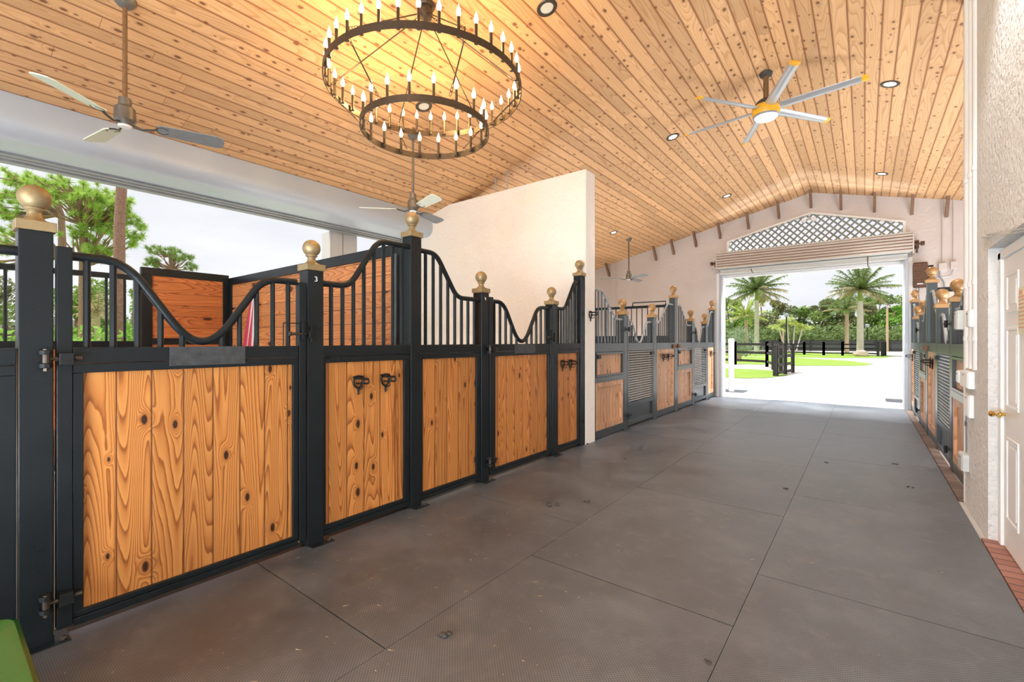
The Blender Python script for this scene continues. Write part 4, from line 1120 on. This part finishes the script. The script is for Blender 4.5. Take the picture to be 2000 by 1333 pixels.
def frond(m, base, az, el, L, drop, wid, n=18, thin=.05, rg=random):
    d = Vector((math.cos(az)*math.cos(el), math.sin(az)*math.cos(el), math.sin(el)))
    pts = []; p = Vector(base); v = d.copy(); st = L/n
    for i in range(n+1):
        pts.append(p.copy()); v = (v+Vector((0,0,-drop*st*(.3+i/n)))).normalized(); p = p+v*st
    side = Vector((-math.sin(az), math.cos(az), 0))
    for i in range(1, n):
        a = pts[i]; u = (pts[i+1]-pts[i-1]).normalized()
        ll = wid*math.sin(math.pi*min(1, .12+.83*i/n))**.7*rg.uniform(.8, 1.1)
        for sg in (-1, 1):
            e_ = a+side*sg*ll*.86+u*ll*.45+Vector((0,0,-ll*rg.uniform(.05,.95)))
            m.add([a-u*thin, a+u*thin, e_], [(0,1,2)])
    m.tube([pts[0], pts[n//2], pts[n]], [.05,.03,.01], 4)
def royal_palm(px, py_base, t, hcrown, lab, r=.22, L=3.2, nf=16, seed=1, small=False, tm='palmbark', fm='palm', cr=1):
    b0 = ray(px, 666.5)*t; x, y = b0.x, b0.y; rg = random.Random(seed)
    T = thing('palm_tree', lab, 'tree', (x, y, GZ), 'palm trees beyond the doorway')
    hs = hcrown-(1.3 if not small else .8)
    MB().tube([(x,y,GZ),(x,y,hs*.35),(x,y,hs*.7),(x,y,hs)], [r*1.15,r,r*.95,r*.8], 12).build('trunk', M[tm], T, smooth=True)
    MB().tube([(x,y,hs-.02),(x,y,hs+.5),(x,y,hcrown)], [r*.8,r*.75,r*.35], 10).build('crownshaft', M['crownshaft'], T, smooth=True)
    a_, b_ = MB(), MB()
    for k in range(nf):
        az = 2*math.pi*(k*.618)+rg.uniform(-.2,.2); el = R(78-100*(k/nf)**.85)+rg.uniform(-.1,.1)
        frond(a_ if (k < nf*.6 or rg.random() < .4) else b_, (x, y, hcrown-.15), az, el, L*rg.uniform(.85,1.1), .22, L*.19*cr, 46, .045*L/3, rg)
    a_.build('fronds', M[fm], T, fixn=False); b_.build('dry_fronds', M['palm_tan'], T, fixn=False)
royal_palm(1478, 682, 50, 7.2, 'tall royal palm on the left, seen under the roller door', .24, 3.3, 40, 3)
royal_palm(1680, 694, 44, 6.6, 'tall royal palm on the right with thick pale trunk', .27, 3.1, 40, 8)
royal_palm(1457, 665, 58, 4.9, 'short yellowing palm beside the left royal palm', .22, 2.9, 16, 5, True, 'palmbark2', 'palm_y')
royal_palm(1654, 680, 52, 5.3, 'slimmer palm with brownish trunk beside the thick palm', .20, 2.6, 18, 6, True, 'palmbark2', 'palm')
# multi-stem yellow green palm clump
b0 = ray(1545, 666.5)*62; T = thing('palm_clump', 'low clump of thin stemmed yellow green palms behind the fence', 'tree', (b0.x, b0.y, GZ))
rg = random.Random(9); fm_ = MB()
for k, (dx, h_) in enumerate(((-1.3,3.3),(-.4,3.9),(.4,3.7),(1.2,3.2))):
    tx_, ty_ = b0.x+dx*1.3*CT, b0.y+dx*1.3*ST
    MB().tube([(b0.x+dx*.5, b0.y, GZ), (tx_*.5+b0.x*.5+dx*.25, (ty_+b0.y)/2, h_*.5), (tx_, ty_, h_)], .09, 6).build('stem', M['palmbark'], T, smooth=True)
    for q in range(9): frond(fm_, (tx_, ty_, h_), q*.7+k, R(60-q*9), 1.5, .5, .45, 14, .05, rg)
fm_.build('fronds', M['palm_y'], T, fixn=False)
# palmetto bush
b0 = ray(1443, 666.5)*33
T = thing('palmetto_bush', 'rounded silver green palmetto bush behind the bollard', 'bush', (b0.x, b0.y, GZ)); m = MB(); rg = random.Random(4)
for q in range(260):
    az = rg.uniform(0, 6.28); el = rg.uniform(.05, 1.5); r_ = rg.uniform(.3, 1.55)
    c_ = Vector((b0.x+r_*math.cos(az)*math.cos(el), b0.y+r_*math.sin(az)*math.cos(el), .25+1.9*r_/1.55*math.sin(el)))
    d0 = (c_-Vector((b0.x, b0.y, 0))).normalized()
    for w_ in range(9):
        dv_ = (d0+Vector((rg.uniform(-.8,.8), rg.uniform(-.8,.8), rg.uniform(-.5,.8)))).normalized()
        s_ = dv_.cross(Vector((0,0,1))).normalized()*.022
        m.add([c_-s_, c_+s_, c_+dv_*rg.uniform(.3,.5)], [(0,1,2)])
m.build('fronds', M['palmetto'], T, fixn=False)
MB().tube([(b0.x,b0.y,GZ),(b0.x,b0.y,.9)], [.2,.1], 8).build('stem', M['palmbark2'], T)
# lamp post and poles
def pole(px, t, h, r, mat, lab, nm, head=False):
    b0 = ray(px, 666.5)*t; T = thing(nm, lab, 'pole', (b0.x, b0.y, GZ))
    MB().tube([(b0.x,b0.y,GZ),(b0.x,b0.y,h)], [r,r*.8], 8).build('shaft', M[mat], T, smooth=True)
    if head: MB().lathe([(.05,0),(.22,.05),(.25,.3),(.30,.34),(.1,.5),(0,.52)], (b0.x,b0.y,h), 8).build('lamp_head', M['galv'], T)
    return T
pole(1536, 60, 4.6, .09, 'iron', 'black lamp post in front of the thin stemmed palms', 'lamp_post', True)
pole(1733, 62, 6.0, .16, 'polewood', 'tan wooden utility pole right of the thick palm', 'utility_pole')
pole(1530, 64, 2.9, .12, 'polewood', 'short tan pole left of the lamp post', 'utility_pole')
pole(1694, 66, 3.4, .07, 'iron', 'thin black lamp post right of the thick palm', 'lamp_post', True)

def leaf_tree(x, y, h, rad, lab, mat, seed, nleaf=2600, ls=.28, base=.12, name='broadleaf_tree', grp='trees along the far edge of the grounds', zr_=.5, cut=1.0):
    rg = random.Random(seed)
    T = thing(name, lab, 'tree', (x, y, GZ), grp)
    MB().tube([(x,y,GZ),(x+rg.uniform(-.3,.3),y,h*.45),(x+rg.uniform(-.6,.6),y,h*.75)], [.28,.2,.08], 8).build('trunk', M['bark'], T, smooth=True)
    blobs = []
    for k in range(13):
        a = rg.uniform(0, 6.28); rr2 = rad*math.sqrt(rg.random())*.72
        zc = h*(base+(1-base)*rg.random()*.86); br = rad*rg.uniform(.28,.5)*(1.15-.5*zc/h)
        blobs.append((x+rr2*math.cos(a), y+rr2*math.sin(a), min(zc, h-br*.5), br))
    m = MB(); vs, fs = m.v, m.f
    for i in range(int(nleaf)):
        bx_, by_, bz_, br = blobs[rg.randrange(len(blobs))]
        u = Vector((rg.gauss(0,1), rg.gauss(0,1), rg.gauss(0,1))).normalized()*br*rg.uniform(.55,1.1)
        c_ = Vector((bx_+u.x, by_+u.y, max(.1, bz_+u.z*.85)))
        n_ = Vector((rg.gauss(0,1), rg.gauss(0,1), rg.gauss(0,1)+.8)).normalized()
        s1 = n_.orthogonal().normalized()*ls*rg.uniform(.5,1.1); s2 = n_.cross(s1)*.6
        k0 = len(vs); vs += [tuple(c_-s1), tuple(c_-s2), tuple(c_+s1), tuple(c_+s2)]; fs.append((k0,k0+1,k0+2,k0+3))
    m.build('foliage', M[mat], T, fixn=False)
pos_names = []
specs = []
rgT = random.Random(21)
pxs = [1392,1424,1452,1486,1512,1540,1566,1592,1618,1644,1668,1694,1716,1742,1768,1796,1830]
tops = [590,592,586,580,590,612,618,606,598,588,596,584,582,600,586,596,600]
mats_ = ['leaf_a','leaf_d','leaf_a','leaf_a','leaf_c','leaf_b','leaf_b','leaf_a','leaf_c','leaf_b','leaf_c','leaf_a','leaf_b','leaf_d','leaf_a','leaf_b','leaf_a']
kinds = {'leaf_a':'mid green','leaf_b':'dark green','leaf_c':'olive brown','leaf_d':'bright green'}
wh = ['hidden behind the left jamb','at the left jamb','behind the short yellowing palm','behind the left royal palm','right of the left royal palm','behind the black lamp post','just right of the black lamp post','in the dip of the treeline','left of the centre of the doorway view','left of the slimmer palm','behind the slimmer palm','behind the thick palm','just right of the thick palm','behind the tan utility pole','near the right jamb','hidden behind the right jamb','past the right jamb']
for i, (px, tp, mt_) in enumerate(zip(pxs, tops, mats_)):
    t_ = 88+rgT.uniform(-4, 6); b0 = ray(px, 666.5)*t_
    leaf_tree(b0.x, b0.y, 1.43+(666.5-tp)/FP*t_+1.6, 3.4, '%s tree in the far treeline, %s' % (kinds[mt_], wh[i]), mt_, 100+i, 2600, .30)
# undergrowth band that closes the foot of the trees
m = MB(); rg = random.Random(77)
for i in range(9000):
    px = rg.uniform(1370, 1850); t_ = rg.uniform(74, 79); b0 = ray(px, 666.5)*t_
    c_ = Vector((b0.x, b0.y, rg.uniform(.2, 4.4)*rg.uniform(.6,1)))
    n_ = Vector((rg.gauss(0,1), rg.gauss(0,1), rg.gauss(0,1)+.8)).normalized()
    s1 = n_.orthogonal().normalized()*.28*rg.uniform(.6,1.2); s2 = n_.cross(s1)*.6
    m.add([c_-s1, c_-s2, c_+s1, c_+s2], [(0,1,2,3)])
tag(m.build('undergrowth', M['leaf_b'], fixn=False), 'tangled green undergrowth at the foot of the far treeline', 'undergrowth', kind='stuff')

# ---------------------------------------------------------------- outdoors, left side
def pine(trunk_pts, rads, crowns, lab, seed, ncl, csize, mat='needle', nn=70, grp='pine trees beyond the open left side'):
    b0 = trunk_pts[0]; T = thing('pine_tree', lab, 'tree', (b0[0], b0[1], GZ), grp); rg = random.Random(seed)
    MB().tube(trunk_pts, rads, 12).build('trunk', M['bark'], T, smooth=True)
    m = MB(); br = MB(); vs, fs = m.v, m.f
    tot = sum(c_[1] for c_ in crowns)
    for (cc, w_, rx, rz) in crowns:
        for k in range(int(ncl*w_/tot)):
            u = Vector((rg.gauss(0,1), rg.gauss(0,1), rg.gauss(0,1))).normalized()*rg.uniform(.35,1)
            c_ = cc+Vector((u.x*rx, u.y*rx, u.z*rz))
            for q in range(nn):
                d = Vector((rg.gauss(0,1), rg.gauss(0,1), rg.gauss(0,1)+.75)).normalized()*csize*rg.uniform(.7,1.1)
                s_ = d.orthogonal().normalized()*csize*.045
                k0 = len(vs); vs += [tuple(c_-s_), tuple(c_+s_), tuple(c_+d)]; fs.append((k0,k0+1,k0+2))
            if rg.random() < .55:
                # branch back to the trunk
                tp = min((Vector(p) for p in trunk_pts), key=lambda p: (p-c_-Vector((0,0,-1.0))).length)
                mid = (tp+c_)/2+Vector((rg.uniform(-.2,.2), rg.uniform(-.2,.2), rg.uniform(-.3,.1)))
                br.tube([tp, mid, c_], [.07,.045,.02], 4)
    m.build('needles', M[mat], T, fixn=False); br.build('branches', M['bark'], T)
D = 24
def at2(px, py, t): return at(px, py, t)
g0 = ray(165, 666.5)*D
base = Vector((g0.x, g0.y, GZ))
pine([base, at2(165,520,D), at2(163,440,D), at2(150,380,D)], [.28,.22,.16,.06],
     [(at2(175,395,D),3,1.7,1.1), (at2(110,375,D),3,1.8,.8), (at2(215,430,D),2,1.2,1.0), (at2(250,450,D),1.5,.8,1.0), (at2(165,470,D),1.2,1.0,.7), (at2(235,400,D),1.2,.8,.5), (at2(200,500,D),.8,.9,.4)],
     'broad crowned pine tree behind the tall bare trunk', 31, 300, .36)
g0 = ray(118, 666.5)*27; base = Vector((g0.x, g0.y, GZ))
pine([base, at2(122,500,27), at2(120,420,27), at2(105,370,27)], [.25,.2,.15,.05],
     [(at2(55,360,27),2,1.8,.7), (at2(15,385,27),1,1.2,.5), (at2(75,400,27),1.2,1.2,.6), (at2(30,420,27),1,1.0,.6), (at2(20,470,27),1.6,1.3,.9), (at2(60,450,27),1,.9,.6),(at2(-30,500,27),1,1.6,1.2)],
     'spreading pine tree at the left edge behind the brass ball', 32, 210, .36)
g0 = ray(232, 666.5)*13.5; base = Vector((g0.x, g0.y, GZ))
pine([base, at2(233,560,13.5), at2(233,450,13.5), at2(238,355,13.5), at2(240,200,13.5), at2(240,60,13.5)], [.17,.15,.14,.13,.12,.1],
     [(at2(240,20,13.5),1,1.4,.8)], 'tall pine with bare reddish trunk standing nearest the opening', 33, 14, .4)
g0 = ray(335, 666.5)*42; base = Vector((g0.x, g0.y, GZ))
pine([base, at2(337,600,42), at2(336,525,42), at2(330,500,42)], [.28,.22,.15,.06],
     [(at2(325,492,42),2,1.6,.45), (at2(355,505,42),1.6,1.2,.45), (at2(298,515,42),1.2,1.0,.5), (at2(372,522,42),.7,.7,.3)], 'small flat topped pine in the distance above the rear panel', 34, 75, .45, 'needle2', 60)
# hedge and low trees
m = MB(); rg = random.Random(50)
for i in range(9000):
    u = rg.random(); y_ = -9+u*15
    x_ = -15.5+rg.gauss(0, .45); z_ = rg.uniform(.05, 1.0)+.75*rg.random()+.15*math.sin(y_*3)
    n_ = Vector((rg.gauss(0,1), rg.gauss(0,1), rg.gauss(0,1)+.5)).normalized()
    s1 = n_.orthogonal().normalized()*.075*rg.uniform(.7,1.2); s2 = n_.cross(s1)*.6
    c_ = Vector((x_, y_, z_)); m.add([c_-s1, c_-s2, c_+s1, c_+s2], [(0,1,2,3)])
tag(m.build('hedge', M['leaf_d'], fixn=False), 'bright green leafy hedge outside the open left side', 'hedge')
for i, (px, t_, tp, mt_, lab) in enumerate(((-60,40,540,'leaf_a','mid green tree far left beyond the hedge'),(10,44,535,'leaf_c','olive brown tree beyond the hedge, left of the nearest post'),(150,38,560,'leaf_a','mid green tree beyond the hedge, behind the gate stile'),(215,46,555,'leaf_a','mid green tree beyond the hedge, left of the bare trunk'),(262,40,570,'leaf_d','bright green tree beyond the hedge, right of the bare trunk'),(330,44,600,'leaf_a','mid green tree hidden behind the rear board panel'))):
    b0 = ray(px, 666.5)*t_
    leaf_tree(b0.x, b0.y, 1.43+(666.5-tp)/FP*t_+.4, 3.0, lab, mt_, 300+i, 3000, .2, grp='trees beyond the hedge')
g0 = ray(190, 666.5)*30
T = thing('palm_tree', 'small palm with drooping tan fronds beyond the hedge', 'tree', (g0.x, g0.y, GZ)); m = MB()
MB().tube([(g0.x,g0.y,GZ),(g0.x,g0.y,3.4)], .14, 8).build('trunk', M['palmbark2'], T)
for q in range(14): frond(m, (g0.x,g0.y,3.4), q*1.9, R(70-q*8), 1.5, .5, .4, 16, .04, rg)
m.build('fronds', M['palm_tan'], T, fixn=False)
# distant grey roof
g0 = ray(60, 666.5)*55
T = thing('house', 'low house with grey roof far beyond the hedge', 'building', (g0.x, g0.y, GZ))
MB().box(g0.x-4, g0.x+4, g0.y-6, g0.y+9, GZ, 2.3).build('walls', M['stucco_far'], T)
MB().prism([(g0.y-7, 2.3), (g0.y+10, 2.3), (g0.y+1.5, 4.3)], 'x', g0.x-5, g0.x+5).build('roof', M['rooftile'], T)
patchm = MB().add([(-60,-40,GZ+.01),(-14.6,-40,GZ+.01),(-14.6,12.5,GZ+.01),(-60,12.5,GZ+.01)], [(0,1,2,3)])
tag(patchm.build('lawn', M['grass']), 'grass lawn outside the open left side under the pines', 'grass', kind='stuff')

# ---------------------------------------------------------------- world
w = bpy.data.worlds.new('World'); sc.world = w; w.use_nodes = True
nt_ = w.node_tree; nd = nt_.nodes; bg = nd['Background']
tc = nd.new('ShaderNodeTexCoord'); mp = nd.new('ShaderNodeMapping'); mp.inputs['Scale'].default_value = (1.2, 1.2, 4.5)
no = nd.new('ShaderNodeTexNoise'); no.inputs['Scale'].default_value = 2.3; no.inputs['Detail'].default_value = 6; no.inputs['Roughness'].default_value = .55
rp = nd.new('ShaderNodeValToRGB'); rp.color_ramp.elements[0].position = .36; rp.color_ramp.elements[0].color = (.84,.82,.81,1)
rp.color_ramp.elements[1].position = .60; rp.color_ramp.elements[1].color = (.955,.93,.90,1)
nt_.links.new(tc.outputs['Generated'], mp.inputs[0]); nt_.links.new(mp.outputs[0], no.inputs['Vector']); nt_.links.new(no.outputs['Fac'], rp.inputs[0]); nt_.links.new(rp.outputs[0], bg.inputs[0])
bg.inputs[1].default_value = .88

# ---------------------------------------------------------------- lights
def light(typ, name, loc, power, color=(1,1,1), rot=None, target=None, **kw):
    l = bpy.data.lights.new(name, typ); l.energy = power; l.color = color
    for k, v in kw.items(): setattr(l, k, v)
    o = bpy.data.objects.new(name, l); col.objects.link(o); o.location = loc
    if target is not None: o.rotation_euler = (Vector(target)-Vector(loc)).to_track_quat('-Z', 'Y').to_euler()
    elif rot: o.rotation_euler = rot
    return o
light('SUN', 'sun', (0,0,20), 3.6, (1,.96,.88), target=(3, 6, -0), angle=R(4)).rotation_euler = Vector((.25,.35,-1)).to_track_quat('-Z','Y').to_euler()
# unseen fill panels added at the far doorway and behind the camera
light('AREA', 'doorway_fill', (-1.1,12.98,3.42), 560, (1,.99,.97), target=(-1.1,7.5,0), shape='RECTANGLE', size=3.4, size_y=.2)
light('AREA', 'open_end_fill', (-.5,-5.8,2.4), 370, (.93,.97,1), target=(-.8, 6, 1.9), shape='RECTANGLE', size=4.5, size_y=3.6)
# fill panels added out of sight in the stalls, brightening the ceiling
light('AREA', 'stall_fill', (-5.0,1.0,.5), 3, (1,.93,.84), target=(-4.6,1.2,4), shape='RECTANGLE', size=2.6, size_y=2.4)
light('AREA', 'stall_fill', (-5.0,4.1,.5), 22, (1,.93,.84), target=(-4.4,4.1,4), shape='RECTANGLE', size=2.6, size_y=2.0)
light('AREA', 'stall_fill', (-5.0,7.7,.5), 75, (1,.93,.86), target=(-3.8,7.9,4), shape='RECTANGLE', size=2.6, size_y=2.6)
light('AREA', 'stall_fill', (-5.0,11.0,.5), 45, (1,.93,.86), target=(-4.2,11,4), shape='RECTANGLE', size=2.6, size_y=2.4)
light('AREA', 'stall_fill', (2.4,7.6,.5), 200, (.95,.97,1), target=(.0,7.0,4), shape='RECTANGLE', size=2.2, size_y=2.6)
light('AREA', 'stall_fill', (2.4,11.0,.5), 110, (.95,.97,1), target=(.6,10.8,4), shape='RECTANGLE', size=2.2, size_y=2.4)
# hidden fill added behind the camera to lift the aisle ceiling
light('AREA', 'ceiling_fill', (-1.1,-1.6,.4), 190, (.93,.97,1), target=(.1,3.6,4.6), shape='RECTANGLE', size=2.4, size_y=1.6)
for k in range(6):
    a = 2*math.pi*k/6
    light('POINT', 'candle_glow', (CX+.7*math.cos(a), CY+.7*math.sin(a), 3.80), 13, (1,.58,.20), shadow_soft_size=.02)
for (x, y, onn, lab) in DL:
    if onn: light('SPOT', 'recessed_glow', (x, y, ceil_z(x)-.05), 110 if x > 0 else (90 if x > -3 else 45), (1,.97,.93), target=(x, y, 0), spot_size=R(110), spot_blend=.6, shadow_soft_size=.05)

# ---------------------------------------------------------------- camera
cam = bpy.data.cameras.new('camera'); co = bpy.data.objects.new('camera', cam); col.objects.link(co)
cam.sensor_width = 36; cam.lens = 16.0; cam.clip_start = .02; cam.clip_end = 600
co.location = (0, 0, H); co.rotation_euler = (math.pi/2, 0, TH)
sc.camera = co
sc.view_settings.view_transform = 'Standard'; sc.view_settings.look = 'None'; sc.view_settings.exposure = .30; sc.view_settings.gamma = 1
if hasattr(sc.view_settings, 'use_white_balance'):
    sc.view_settings.use_white_balance = True; sc.view_settings.white_balance_temperature = 6050; sc.view_settings.white_balance_tint = 10
try:
    sc.cycles.use_denoising = True; sc.cycles.denoiser = 'OPENIMAGEDENOISE'
    sc.cycles.use_adaptive_sampling = True; sc.cycles.adaptive_threshold = .10; sc.cycles.adaptive_min_samples = 12
    sc.cycles.max_bounces = 5; sc.cycles.diffuse_bounces = 3; sc.cycles.glossy_bounces = 3; sc.cycles.transmission_bounces = 3; sc.cycles.sample_clamp_indirect = 6
except Exception: pass
